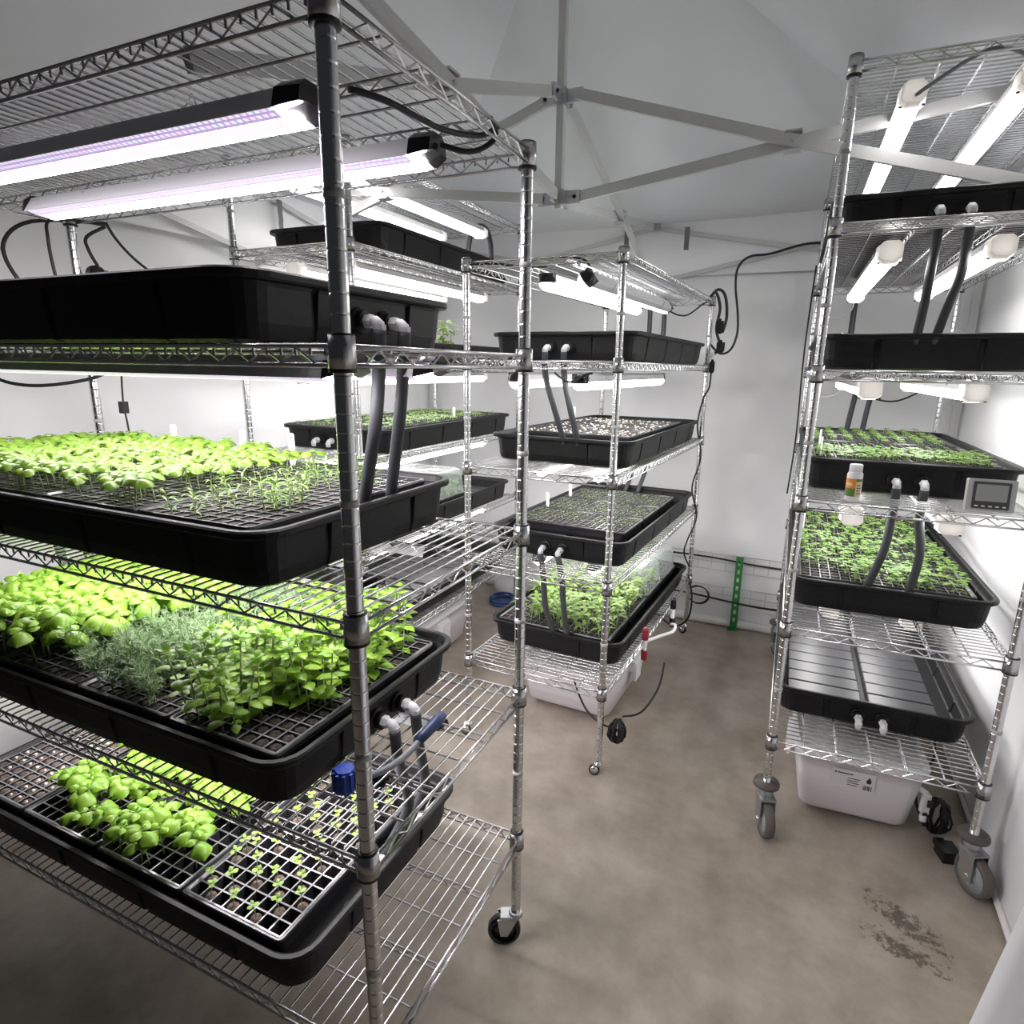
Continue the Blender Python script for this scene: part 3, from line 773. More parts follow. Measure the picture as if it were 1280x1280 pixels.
# ------------------------------------------------------------------ grow lights
def bar_light(rk, n, a, label, b0=.105, LL=1.12, z=None, q=1.):
    """grey trapezoid reflector with rows of LED chips, black end caps and cord; hangs under shelf n"""
    zz = RACK[rk]['h'][n - 1] + (.002 if z is None else z)
    t = empty('grow_light_bar', at(rk, a, b0 + LL / 2, zz), RACK[rk]['a'])
    tag(t, label, 'grow light', 'LED bars with grey reflectors')
    h = LL / 2; wt, wb, d = .023 * q, .044 * q, .037 * q
    m = MB()
    prof = [(-wb, -d), (-wt, -.004), (wt, -.004), (wb, -d), (wb - .002, -d), (wt - .003, -.007), (-wt + .003, -.007), (-wb + .002, -d)]
    vs = [(x, y, z_) for y in (-h, h) for x, z_ in prof]; k = len(prof)
    m.add(vs, [(i, (i + 1) % k, k + (i + 1) % k, k + i) for i in range(k)])
    obj('reflector', m, M['alu'], t)
    def band(name, pr, mt):      # chip board, pale lens band and bright lens band side by side on the underside
        m = MB(); k = len(pr); m.add([(x * q, y, -d + z_ * q) for y in (-h + .01, h - .01) for x, z_ in pr], [(i, k + i, k + i + 1, i + 1) for i in range(k - 1)], 0, True); obj(name, m, M[mt], t)
    band('chip_row', [(-.042, .001), (-.018, -.005)], 'chips'); band('pale_lens', [(-.0165, -.005), (.010, -.008)], 'barpale'); band('led_lens', [(.0105, -.008), (.026, -.007), (.042, .001)], 'barlens' if q == 1. else 'slimlens')
    for sg in (-1, 1):
        m = MB()
        pr = [(-wb - .003, -d - .001), (-wb + .004, -d * .3), (-.022 * q, .002), (.022 * q, .002), (wb - .004, -d * .3), (wb + .003, -d - .001), (.02 * q, -d + .004), (-.02 * q, -d + .004)]
        y0, y1 = sg * (h - .004), sg * (h + .03)
        vs = [(x, y0, z_) for x, z_ in pr] + [(x * .62, y1, z_ * .8 + .002) for x, z_ in pr]; k = 8
        m.add(vs, [(i, (i + 1) % k, k + (i + 1) % k, k + i) for i in range(k)] + [tuple(range(k))[::-1], tuple(range(k, 2 * k))])
        obj('end_cap', m, M['blackgloss'], t)
    m = MB()
    for y in (-h * .62, h * .62):    # wire hangers hooked to the shelf wires
        m.tube([(-.03, y, -.012), (-.012, y, .004), (0, y, .024), (.012, y, .004), (.03, y, -.012)], .0012, 5)
    obj('hanger', m, M['chrome'], t)
    return t
def tube_light(rk, n, a, label, b0=.06, LL=1.14, z=None, dark=False, roll=0.):
    """slim white vapour-tight tube fitting"""
    zz = RACK[rk]['h'][n - 1] + (0 if z is None else z)
    t = empty('tube_light', at(rk, a, b0 + LL / 2, zz), RACK[rk]['a']); tag(t, label, 'grow light', 'white LED tube fittings'); t.rotation_euler = (0, roll, RACK[rk]['a'])
    h = LL / 2; m = MB()
    prof = [(-.030, -.030), (-.027, -.010), (-.016, -.002), (.016, -.002), (.027, -.010), (.030, -.030)]
    k = len(prof); vs = [(x, y, z_) for y in (-h + .05, h - .05) for x, z_ in prof]
    m.add(vs, [(i, i + 1, k + i + 1, k + i) for i in range(k - 1)] + [tuple(range(k))[::-1], tuple(range(k, 2 * k)), (0, k, 2 * k - 1, k - 1)])
    obj('housing', m, M['alu'] if dark else M['lampwhite'], t)
    m = MB(); n_ = 9; vs = []
    for y in (-h + .03, h - .03):
        for i in range(n_ + 1):
            an = PI + PI * i / n_; vs.append((.0275 * math.cos(an), y, -.0302 + .030 * math.sin(an)))
    k = n_ + 1; m.add(vs, [(i, k + i, k + i + 1, i + 1) for i in range(n_)], 0, True)
    obj('led_tube', m, M['tubelens'], t)
    for sg in (-1, 1):
        m = MB()
        if dark:
            m.lathe([(.031, -.036), (.030, -.02), (.022, -.008), (.012, -.002), (0, -.001)], 14, (0, sg * (h - .035), 0))
            m.box((0, sg * (h - .04), -.018), (.052, .03, .03))
        else:
            y0, y1 = sg * (h - .052), sg * h
            for fx in (1,):
                pr = [(-.033, -.05), (-.033, -.014), (-.018, 0), (.018, 0), (.033, -.014), (.033, -.05), (.018, -.063), (-.018, -.063)]
                vs = [(x, y0, z_) for x, z_ in pr] + [(x * .86, y1, z_ * .82 - .004) for x, z_ in pr]; k = 8
                m.add(vs, [(i, (i + 1) % k, k + (i + 1) % k, k + i) for i in range(k)] + [tuple(range(k))[::-1], tuple(range(k, 2 * k))])
            for sx in (-1, 1): m.lathe([(0, .0), (.004, .0), (.004, .003), (0, .003)], 8, (sx * .026, y1 - sg * .02, -.06), 1)
        e = obj('end_cap', m, [M['blackgloss'] if dark else M['endwhite'], M['ink']], t)
    m = MB()
    for y in (-h * .6, h * .6): m.tube([(-.03, y, -.02), (-.02, y, .006), (0, y, .012), (.02, y, .006), (.03, y, -.02)], .0013, 5)
    obj('hanger', m, M['chrome'], t)
    return t
M['endwhite'] = leaf_mat('end_cap_milky', (.55, .54, .53), (.6, .59, .57), (.62, .6, .56), 3, .2, .35)
ORD = {('L', 5): 'top shelf', ('L', 4): 'eye-level shelf', ('L', 3): 'chest-high shelf', ('L', 2): 'second-lowest shelf',
       ('C', 5): 'top shelf', ('C', 4): 'second shelf', ('C', 3): 'third shelf', ('C', 2): 'fourth shelf',
       ('B', 6): 'top shelf', ('B', 5): 'second shelf', ('B', 4): 'third shelf', ('B', 3): 'fourth shelf', ('B', 2): 'fifth shelf',
       ('R', 6): 'top shelf', ('R', 5): 'second shelf', ('R', 4): 'eye-level shelf', ('R', 3): 'shelf with the bottle', ('R', 2): 'fifth shelf'}
for n in (5, 4, 3, 2):
    for s, a in (('front', .125), ('rear', .365)):
        slim = n < 4
        bar_light('L', n, (a if not slim else .19 + .21 * (a > .2)), f'{s} pink-white LED bar under the {ORD[("L", n)]} of the nearest rack',
                  .13 if slim else (.165 if (n, s) == (5, 'front') else .105), 1.14 if slim else 1.12, .022 if slim else (.024 if n == 4 else .002), .5 if slim else 1.)
for n in (5, 4, 3, 2):
    for s, a in (('left', .285), ('right', .455)) if n == 5 else (('left', .17), ('right', .42)):
        tube_light('C', n, a, f'{s} black-capped LED tube under the {ORD[("C", n)]} of the middle rack', .03 if n > 3 else .26, 1.12 if n > 3 else .98, (-.006 if n > 3 else .02) - .012 * (n == 5 and s == 'right'), dark=True, roll=.95 if (n == 5 and s == 'right') else 0.)
for n in (6, 5, 4, 3, 2):
    for s, a in (('left', .2), ('right', .455)):
        tube_light('B', n, a, f'{s} white LED tube under the {ORD[("B", n)]} of the far rear rack', .1, 1.16, -.002 if n > 4 else .016)
for n in (6, 5, 4, 3, 2):
    for s, a in (('left', .145), ('right', .395)):
        tube_light('R', n, a, f'{s} white LED tube under the {ORD[("R", n)]} of the right-hand rack', .05 if n > 2 else .32, 1.14 if n > 2 else .98, -.004 if n > 4 else .014)

# ------------------------------------------------------------------ hoses and cables
def hose(name, pts, r, label, cat, m='hose', group=None, n=10, ends=None):
    mb = MB(); mb.tube(spline(pts), r, n); o = obj(name, mb, M[m]); return tag(o, label, cat, group)
def A(rk, L): return [at(rk, *p) for p in L]
HG = 'grey drain hoses between trays'
f = FITS['L']; z = sz('L', 4); bb = TC - TL / 2 - .009 - .048
hose('drain_hose', A('L', [(f[0], bb, z + .03), (f[0] - .008, bb, z - .05), (.246, bb + .002, z - .13), (.268, bb + .035, z - .205), (.292, bb + .072, z - .29), (.30, bb + .08, sz('L', 3) + .055)]), .0118, 'left grey hose dropping from the eye-level tray into the herb tray', 'hose', group=HG)
hose('drain_hose', A('L', [(f[1], bb, z + .03), (f[1] - .01, bb, z - .05), (.318, bb + .002, z - .13), (.345, bb + .035, z - .21), (.378, bb + .072, z - .295), (.387, bb + .08, sz('L', 3) + .055)]), .0118, 'right grey hose dropping from the eye-level tray into the herb tray', 'hose', group=HG)
z = sz('L', 2)
hose('drain_hose', A('L', [(f[0], bb, z + .03), (.275, bb, z - .05), (.335, bb + .02, z - .19), (.345, bb + .05, z - .27), (.30, bb + .085, sz('L', 1) + .055)]), .0118, 'left grey hose reaching down into the lowest tray of the nearest rack', 'hose', group=HG)
hose('drain_hose', A('L', [(f[1], bb, z + .03), (.350, bb, z - .05), (.40, bb + .02, z - .19), (.405, bb + .05, z - .27), (.365, bb + .085, sz('L', 1) + .055)]), .0118, 'right grey hose reaching down into the lowest tray of the nearest rack', 'hose', group=HG)
for s, a in (('left', .33), ('right', .40)):
    hose('drain_hose', A('L', [(a, 1.33, sz('L', 3) + .05), (a, 1.34, sz('L', 3) - .06), (a + .01, 1.33, sz('L', 3) - .22), (a + .02, 1.29, sz('L', 2) + .075)]), .0118, f'{s} pale grey hose at the far left behind the large basil', 'hose', group=HG)
f = FITS['C']; z = sz('C', 4)
for s, a, e in (('left', f[0], .315), ('right', f[1], .372)):
    hose('drain_hose', A('C', [(a, bb, z + .03), (a + .005, bb, z - .06), (a + (e - a) * .6, bb + .015, z - .18), (e, bb + .06, sz('C', 3) + .072)]), .0118, f'{s} grey hose slanting into the pale seed tray of the middle rack', 'hose', group=HG)
z = sz('C', 2)
for s, a, e in (('left', f[0] + .015, .30), ('right', f[1] + .02, .355)):
    hose('drain_hose', A('C', [(f[0] if s == 'left' else f[1], bb, z + .03), (a, bb, z - .06), (a + .01, bb + .01, z - .2), (e, bb + .06, sz('C', 1) + .075)]), .0118, f'{s} grey hose dropping among the pepper seedlings of the middle rack', 'hose', group=HG)
for s, a in (('left', .27), ('right', .34)):
    hose('drain_hose', A('C', [(a, 1.36, sz('C', 3) + .04), (a, 1.37, sz('C', 3) - .06), (a - .03, 1.36, sz('C', 3) - .2), (a - .05, 1.3, sz('C', 2) + .075)]), .0118, f'{s} pale hose behind the tiny sprouts of the middle rack', 'hose', group=HG)
for s, a in (('left', .30), ('right', .375)):
    hose('drain_hose', A('C', [(a, 1.30, sz('C', 5) - .01), (a, 1.31, sz('C', 5) - .1), (a, 1.31, sz('C', 4) + .14), (a, 1.28, sz('C', 4) + .075)]), .0125, f'{s} dark hose rising behind the top tray of the middle rack', 'hose', 'hosedark', HG)
f = FITS['R']; z = sz('R', 5)
for s, a, e in (('left', f[0], .255), ('right', f[1], .30)):
    hose('drain_hose', A('R', [(a, bb, z + .0), (a, bb, z - .05), (a - .002, bb + .003, z - .13), ((a + e) / 2, bb + .02, z - .2), (e, bb + .06, sz('R', 4) + .072)]), .0125, f'{s} dark hose dropping behind the edge-on tray at right', 'hose', 'hosedark', HG)
z = sz('R', 3)
for s, a, e in (('left', f[0], .225), ('right', f[1], .345)):
    hose('drain_hose', A('R', [(a, bb, z + .03), (a, bb, z - .06), ((a + e) / 2 + .01, bb + .01, z - .17), (e, bb + .06, sz('R', 2) + .085)]), .0125, f'{s} grey hose dropping among the leafy seedlings at right', 'hose', 'hosemid', HG) if False else \
    hose('drain_hose', A('R', [(a, bb, z + .03), (a, bb, z - .06), ((a + e) / 2 + .01, bb + .01, z - .17), (e, bb + .06, sz('R', 2) + .085)]), .0125, f'{s} grey hose dropping among the leafy seedlings at right', 'hose', 'hose', HG)
for s, a in (('left', .19), ('right', .255)):
    hose('drain_hose', A('R', [(a + .03, 1.36, sz('R', 4) + .04), (a + .03, 1.38, sz('R', 4) - .06), (a + .015, 1.37, sz('R', 4) - .2), (a, 1.3, sz('R', 3) + .075)]), .0118, f'{s} pale hose at the back of the micro greens at right', 'hose', group=HG)
for s, a in (('left', .05), ('right', .16)):
    hose('drain_hose', A('R', [(a, 1.34, sz('R', 5) + .04), (a, 1.36, sz('R', 5) - .05), (a, 1.36, sz('R', 4) + .16), (a, 1.3, sz('R', 4) + .075)]), .0125, f'{s} black hose behind the edge-on tray at right', 'hose', 'hosedark', HG)
hose('supply_hose', A('B', [(.33, 1.30, sz('B', 5) + .05), (.335, 1.31, sz('B', 5) + .2), (.36, 1.31, sz('B', 5) + .285), (.405, 1.31, sz('B', 5) + .31), (.45, 1.31, sz('B', 5) + .285), (.475, 1.31, sz('B', 5) + .2), (.48, 1.30, sz('B', 5) + .05)]), .0135, 'grey hose arching out of the highest tray under the ceiling', 'hose')
hose('supply_hose', A('B', [(.27, .9, sz('B', 5) + .05), (.27, .9, sz('B', 5) + .12), (.27, .905, sz('B', 5) + .2)]), .012, 'short upright grey pipe standing in the highest tray', 'hose')

CG = 'black power cords'
def cord(pts, label, r=.0035, m='rubber', n=7): return hose('power_cable', pts, r, label, 'cord', m, CG, n)
hN = RACK['L']['h']
cord(A('L', [(.125, .07, hN[4] - .012), (.18, .045, hN[4] - .012), (.30, .03, hN[4] - .012), (.40, .012, hN[4] + .006), (.44, -.004, hN[4] + .03)]), 'black cord from the front LED bar cap along the top shelf of the nearest rack', .005)
cord(A('L', [(.365, .07, hN[4] - .012), (.40, .04, hN[4] - .016), (.43, .02, hN[4] - .004), (.44, .0, hN[4] + .016), (.41, -.004, hN[4] + .034)]), 'black cord curling up from the rear LED bar cap of the nearest rack', .005)
LY = LN + .0
cord([Vector(p) for p in ((-2.02, 1.30, 1.92), (-2.1, 1.14, 1.9), (-2.12, 1.07, 1.83), (-2.1, 1.08, 1.74), (-2.06, 1.13, 1.68), (-2.0, 1.17, 1.6))], 'thick black cord looping in front of the wall at far left', .0055)
cord([Vector(p) for p in ((-2.02, 1.3, 1.915), (-2.03, 1.16, 1.905), (-2.05, 1.15, 1.85), (-2.04, 1.155, 1.72), (-2.0, 1.17, 1.62))], 'black cord hanging straight inside the cord loop at far left', .0045)
cord([Vector(p) for p in ((-2.02, 1.30, 1.91), (-2.02, 1.24, 1.87), (-2.0, 1.23, 1.83), (-2.0, 1.25, 1.79))], 'short black cord above the round plug on the rear post at far left', .005)
cord([Vector(p) for p in ((-2.06, 1.33, 1.93), (-2.08, 1.37, 1.89), (-2.1, 1.44, 1.84), (-2.1, 1.55, 1.77), (-2.1, 1.62, 1.70))], 'black cord running down to the right above the eye-level tray at left', .0045)
mb = MB(); mb.lathe([(0, -.014), (.024, -.014), (.027, -.006), (.027, .006), (.024, .014), (0, .014)], 14, axis='y'); mb.box((.012, 0, -.012), (.04, .02, .05))
tag(obj('plug_adapter', mb, M['blackgloss'], loc=(-2.005, 1.245, 1.765), rz=.4), 'round black plug adapter hanging by the rear left post of the nearest rack', 'plug')
cord([Vector(p) for p in ((-1.93, 1.235, 1.50), (-1.935, 1.23, 1.40), (-1.93, 1.23, 1.34), (-1.93, 1.24, 1.25), (-1.92, 1.27, 1.15))], 'thin black cord running down beside the rear left post', .0028)
mb = MB(); mb.box((0, 0, 0), (.022, .018, .036)); tag(obj('inline_switch', mb, M['blackgloss'], loc=(-1.933, 1.228, 1.375)), 'small black inline switch on the cord by the rear left post', 'switch')
cord([Vector(p) for p in ((-2.2, 1.0, 1.50), (-2.15, 1.02, 1.455), (-2.08, 1.08, 1.44), (-2.0, 1.18, 1.46), (-1.96, 1.25, 1.50))], 'black cord dipping below the eye-level shelf at far left', .005)
# cords of the middle rack
cord(A('C', [(.30, .03, 1.845), (.2, .02, 1.85), (.1, .005, 1.862), (.0, .0, 1.862)]), 'black cord across the front of the middle rack top shelf', .004)
cord(A('C', [(.455, .03, 1.84), (.43, .01, 1.86), (.36, -.004, 1.866)]), 'short black cord at the right lamp cap of the middle rack', .004)
cord(A('C', [(.33, .05, 1.497), (.38, .03, 1.47), (.42, .02, 1.47), (.45, .03, 1.492), (.47, .05, 1.497)]), 'black cord sagging below the second shelf of the middle rack', .004)
cord(A('C', [(.43, 1.10, 1.84), (.44, 1.16, 1.79), (.50, 1.25, 1.775), (.56, 1.36, 1.84), (.585, 1.46, 1.86)]), 'black cord looping to the rear post of the middle rack', .004)
px, py = at('C', W, LN, 0).x, at('C', W, LN, 0).y
def Q(*L): return [Vector((px + a, py + b, c)) for a, b, c in L]
cord(Q((-.02, -.03, 1.86), (.03, -.05, 1.91), (.07, -.05, 1.88), (.085, -.04, 1.78), (.07, -.04, 1.70)), 'black cord looped over the top of the rear middle-rack post', .0075)
cord(Q((-.01, -.03, 1.87), (.025, -.06, 1.895), (.05, -.05, 1.82), (.04, -.05, 1.72), (.06, -.04, 1.64), (.03, -.03, 1.58)), 'black cord of the plug cluster by the rear middle-rack post', .0075)
cord(Q((.03, -.03, 1.50), (.025, -.025, 1.42), (.0, -.03, 1.36), (-.018, -.03, 1.22), (.012, -.025, 1.05), (-.02, -.03, .88), (.016, -.02, .72), (-.022, -.025, .58), (-.035, -.03, .50), (.0, -.02, .42)), 'grey-black cord winding down the rear middle-rack post', .0045)
cord(Q((-.0, -.02, .36), (.03, -.04, .25), (.02, -.05, .12), (-.05, -.06, .06), (-.12, -.06, .09)), 'black cord bowing near the floor at the rear middle-rack post', .0055)
for nm, loc, dims, lb in (('plug', (.055, -.045, 1.73), (.036, .03, .055), 'upper black plug hanging by the rear middle-rack post'), ('plug', (.068, -.045, 1.63), (.04, .03, .045), 'lower black plug hanging by the rear middle-rack post'),
                          ('plug', (.032, -.035, 1.53), (.026, .024, .05), 'lowest slim black plug below a white collar, rear middle-rack post')):
    mb = MB(); mb.box((0, 0, 0), dims); mb.lathe([(.008, dims[2] / 2), (.006, dims[2] / 2 + .012)], 8); mb.box((0, 0, -dims[2] / 2 - .004), (dims[0] * .7, dims[1] * .7, .008))
    tag(obj(nm, mb, M['blackgloss'], loc=(px + loc[0], py + loc[1], loc[2]), rz=.2), lb, 'plug', 'black plugs')
mb = MB(); mb.lathe([(.013, 0), (.013, .03)], 10); tag(obj('cord_collar', mb, M['whiteplastic'], loc=(px + .032, py - .035, 1.57)), 'white collar above the slim plug by the rear middle-rack post', 'collar')
cord([Vector(p) for p in ((.05, 3.64, 2.12), (-.12, 3.64, 2.14), (-.30, 3.63, 2.10), (-.40, 3.62, 2.09), (-.45, 3.61, 2.04), (-.455, 3.6, 1.95), (-.43, 3.6, 1.8), (-.425, 3.6, 1.7), (-.45, 3.59, 1.62), (-.5, 3.57, 1.60), (-.55, 3.52, 1.65))], 'long black cord hanging in an S in front of the back wall', .006)
# cable nest under the middle rack and at the foot of the right-hand rack
def nest(name, ctr, r, n, label, flat=.5):
    mb = MB()
    for k in range(n):
        a = U(0, PI); b = U(-.5, .5); pts = []
        for i in range(16):
            t = 2 * PI * i / 16; x, z_ = math.cos(t) * r * U(.85, 1.), math.sin(t) * r * .8
            pts.append((x * math.cos(a) * flat + U(-.004, .004), x * math.sin(a) * flat + b * .02, z_ + r * .85 + .004))
        mb.tube(pts, .0042, 6, closed=True)
    return tag(obj(name, mb, M['rubber'], loc=ctr), label, 'cable coil')
cz = at('C', W + .02, .02, 0)
nest('cable_coil', (cz.x + .035, cz.y + .02, .13), .055, 11, 'black cable bundle hanging by the front right post of the middle rack', .62)
cord([Vector((cz.x + .05, cz.y + .03, .24)), Vector((cz.x + .11, cz.y + .08, .25)), Vector((cz.x + .15, cz.y + .16, .32)), Vector((cz.x + .155, cz.y + .22, .40))], 'black cord rising from the hanging bundle to a red connector', .004)
cord([at('C', .42, .12, .30), at('C', .47, .06, .27), at('C', .52, .02, .24), at('C', .58, .0, .22), Vector((cz.x + .03, cz.y, .2))], 'black cord crossing the front of the white tub, middle rack', .004)
nest('cable_coil', (.525, 2.22, .0), .075, 9, 'black cable coil on the floor beside the right rear of the white tub', .55)
cord([Vector(p) for p in ((.50, 2.36, .30), (.51, 2.33, .22), (.475, 2.27, .19), (.455, 2.22, .12), (.49, 2.2, .03))], 'black cord dropping from the bottom shelf to the floor coil at right', .005)
mb = MB(); mb.box((0, 0, .02), (.05, .06, .04)); mb.box((0, .045, .015), (.03, .03, .02)); tag(obj('power_adapter', mb, M['blackgloss'], loc=(.545, 2.11, .0), rz=.3), 'black power adapter lying by the floor coil at right', 'adapter')
for pts, lb, m_, r_ in (([(.145, 1.2, 1.83), (.14, 1.22, 1.78), (.1, 1.3, 1.755), (.03, 1.4, 1.77)], 'white cord looping from the left tube end to the rear post, second shelf at right', 'whiteplastic', .003),
                    ([(.15, 1.2, 1.45), (.12, 1.25, 1.41), (.06, 1.32, 1.40), (.01, 1.4, 1.43)], 'white cord looping under the eye-level shelf of the right-hand rack', 'whiteplastic', .003),
                    ([(.2, 1.2, 1.45), (.28, 1.25, 1.40), (.36, 1.25, 1.39), (.42, 1.2, 1.42), (.46, 1.15, 1.46)], 'black cord sagging behind the tubes under the eye-level shelf at right', 'rubber', .004),
                    ([(-.02, 1.42, 2.0), (-.028, 1.43, 1.6), (-.02, 1.42, 1.2), (-.03, 1.43, .9)], 'black cord strapped along the rear left post of the right-hand rack', 'rubber', .004),
                    ([(.145, .06, 2.2), (.17, .04, 2.215), (.28, -.002, 2.262), (.36, .02, 2.25), (.40, .05, 2.215)], 'grey cord arching between the two top tubes of the right-hand rack', 'cablegrey', .005)):
    cord(A('R', pts), lb, r_, m_)
# red-black in-line connectors on a white pump tube
for k, (a, b, z0, lb) in enumerate(((W + .05, .38, .40, 'lower red and black connector on the white tube, middle rack'), (W + .07, .78, .40, 'dark connector with clear fitting near the rear of the middle rack'))):
    t = empty('tube_connector', at('C', a, b, z0), 0); tag(t, lb, 'connector', 'in-line tube connectors')
    mb = MB(); mb.lathe([(.010, -.075), (.013, -.07), (.014, -.035), (.011, -.03)], 10); obj('lower_cap', mb, M['red'] if k == 0 else M['blackgloss'], t)
    mb = MB(); mb.lathe([(.009, -.03), (.010, -.012), (.008, 0), (.010, .015)], 10); obj('clear_valve', mb, M['whiteplastic'], t)
    mb = MB(); mb.lathe([(.011, .015), (.014, .02), (.013, .06), (.009, .07)], 10); obj('upper_cap', mb, M['red'] if k == 0 else M['blackgloss'], t)
hose('pump_tube', A('C', [(W + .05, .40, .40), (W + .09, .50, .395), (W + .11, .62, .37), (W + .10, .72, .36), (W + .07, .76, .345)]), .007, 'white tube linking the two connectors beside the middle rack', 'tube', 'whiteplastic')

# ------------------------------------------------------------------ tubs on the floor
def tub(name, loc, rz, w, l, h, label, tap=True, sticker=False):
    t = empty(name, loc, rz); tag(t, label, 'tub', 'white reservoir tubs under the racks'); mb = MB(); rings = []
    for (k, z_) in ((.80, 0), (.84, .012), (.93, h * .7), (.955, h * .86), (1., h * .87), (1., h * .93), (.96, h * .935)):
        rings.append(rrect(w * k, l * k, .035, z_, 5, ys=(), xs=()))
    n = len(rings[0]); vs = [p for r in rings for p in r]; fs = [tuple(range(n))[::-1]]
    for i in range(len(rings) - 1):
        for j in range(n): k = (j + 1) % n; fs.append((i * n + j, i * n + k, (i + 1) * n + k, (i + 1) * n + j))
    # shallow step pressed into the foot of the front wall
    vs2 = []
    for p in vs:
        x, y, z_ = p
        if z_ < .02 and abs(x) > w * .18: z_ += .022
        vs2.append((x, y, z_))
    mb.add(vs2, fs, 0, True); obj('tub_body', mb, M['tub'], t)
    mb = MB(); rl = [rrect(w * .985, l * .985, .05, h * .93, 5, ys=(), xs=()), rrect(w * 1.02, l * 1.02, .052, h * .94, 5, ys=(), xs=()), rrect(w * 1.02, l * 1.02, .052, h * .97, 5, ys=(), xs=()), rrect(w * .94, l * .94, .05, h * .985, 5, ys=(), xs=()), rrect(w * .9, l * .9, .05, h * .965, 5, ys=(), xs=())]
    n = len(rl[0]); vs = [p for r in rl for p in r]; fs = [tuple(range(n))[::-1], tuple((len(rl) - 1) * n + j for j in range(n))]
    for i in range(len(rl) - 1):
        for j in range(n): k = (j + 1) % n; fs.append((i * n + j, i * n + k, (i + 1) * n + k, (i + 1) * n + j))
    mb.add(vs, fs); obj('lid', mb, M['whiteplastic'], t)
    mb = MB()
    for sg in (-1, 1): mb.box((sg * w * .49, 0, h * .72), (.03, .10, .05)); mb.box((sg * w * .52, 0, h * .60), (.012, .08, .09))
    obj('handle', mb, M['whiteplastic'], t)
    if sticker:
        fy = -l / 2 * .945; tilt = .09
        def on(x, z_, d): return (x, -l / 2 * (.84 + .13 * (z_ / h)) - .0035 - d, z_)
        def quad(mb_, x0, x1, z0, z1, d, mi=0): mb_.add([on(x0, z0, d), on(x1, z0, d), on(x1, z1, d), on(x0, z1, d)], [(0, 1, 2, 3)], mi)
        S = 1.45; Q0 = quad
        def quad(mb_, x0, x1, z0_, z1_, d, mi=0): Q0(mb_, x0 * S - .03, x1 * S - .03, h * .60 + (z0_ - h * .60) * S - .024, h * .60 + (z1_ - h * .60) * S - .024, d, mi)
        mb = MB(); quad(mb, -.035, .055, h * .60, h * .60 + .052, 0); st = obj('sticker', mb, M['sticker'], t)
        mb = MB(); z0 = h * .60
        quad(mb, -.030, -.026, z0 + .040, z0 + .044, .0006); quad(mb, -.024, .008, z0 + .0405, z0 + .0435, .0006)   # heading line
        for q in range(4): quad(mb, -.002, .024 - .004 * (q % 2), z0 + .030 - q * .006, z0 + .032 - q * .006, .0006)           # fine print
        for q in range(8): quad(mb, .031 + q * .0024, .031 + q * .0024 + (.0016 if q % 3 else .0008), z0 + .006, z0 + .019, .0006)  # bar code
        mb.add([on(x * S - .03, z0 + dz * S - .024, .0006) for x, dz in ((.038, .026), (.046, .026), (.0475, .033), (.042, .044), (.0365, .033))], [(0, 1, 2, 3, 4)])   # flame mark
        obj('print', mb, M['ink'], st)
    return t
tub('reservoir_tub', (.257, 2.345, 0), .07, .40, .46, .27, 'white lidded tub with a printed sticker under the right-hand rack', sticker=True)
ctr = at('C', .30, .62, 0); tub('reservoir_tub', (ctr.x, ctr.y, 0), RACK['C']['a'], .46, .66, .25, 'white lidded tub under the middle rack')
ctr = at('B', .33, .66, 0); tub('reservoir_tub', (ctr.x, ctr.y, 0), RACK['B']['a'], .42, .66, .26, 'white lidded tub far back, seen under the nearest rack')
tub('reservoir_tub', (-2.19, 1.42, 0), PI / 2 + .1, .52, .36, .36, 'white lidded tub against the left wall behind the nearest rack')
t = empty('tub_tap', (.475, 2.17, .10), .3); tag(t, 'white tap with dark valve hanging at the right end of the stickered tub', 'tap')
mb = MB(); mb.box((0, 0, .035), (.022, .022, .07)); mb.tube([(0, 0, .07), (-.03, .02, .085)], .010, 8); mb.tube([(0, 0, -.01), (0, -.004, -.03)], .011, 8); obj('tap_body', mb, M['whiteplastic'], t)
mb = MB(); mb.box((.006, -.017, .045), (.016, .006, .024)); mb.box((-.004, -.017, .005), (.014, .006, .008)); obj('tap_valve', mb, M['ink'], t)

# ------------------------------------------------------------------ domes
def dome(loc, rz, w, l, h, label):
    mb = MB(); rs = [rrect(w + .012, l + .012, .03, 0, 5, ys=(), xs=()), rrect(w, l, .03, .003, 5, ys=(), xs=()), rrect(w * .97, l * .95, .035, h * .8, 5, ys=(), xs=()), rrect(w * .93, l * .9, .035, h * .95, 5, ys=(), xs=()), rrect(w * .85, l * .8, .03, h, 5, ys=(), xs=())]
    n = len(rs[0]); vs = [p for r in rs for p in r]; fs = [tuple((len(rs) - 1) * n + j for j in range(n))]
    for i in range(len(rs) - 1):
        for j in range(n): k = (j + 1) % n; fs.append((i * n + j, i * n + k, (i + 1) * n + k, (i + 1) * n + j))
    mb.add(vs, fs, 0, True)
    t = empty('humidity_dome', loc, rz); tag(t, label, 'dome', 'clear humidity domes')
    o = obj('dome_shell', mb, M['clear'], t)
    md = o.modifiers.new('thickness', 'SOLIDIFY'); md.thickness = .0015
    mb = MB(); mb.lathe([(.0, h + .006), (.016, h + .006), (.016, h + .001), (0, h + .001)], 12); obj('vent_knob', mb, M['clear'], t)
dome(at('C', W / 2 - .012, .905, sz('C', 1) + PADZ + ID + .004), RACK['C']['a'], .49, .262, .125, 'front clear dome, misted, at the foot of the middle rack')
dome(at('C', W / 2 - .012, 1.185, sz('C', 1) + PADZ + ID + .004), RACK['C']['a'], .49, .262, .125, 'rear clear dome, empty, at the foot of the middle rack')
dome(at('B', W / 2 - .012, .5, sz('B', 2) + PADZ + ID + .004), RACK['B']['a'], .49, .262, .13, 'front clear dome over cress on the far rear rack')
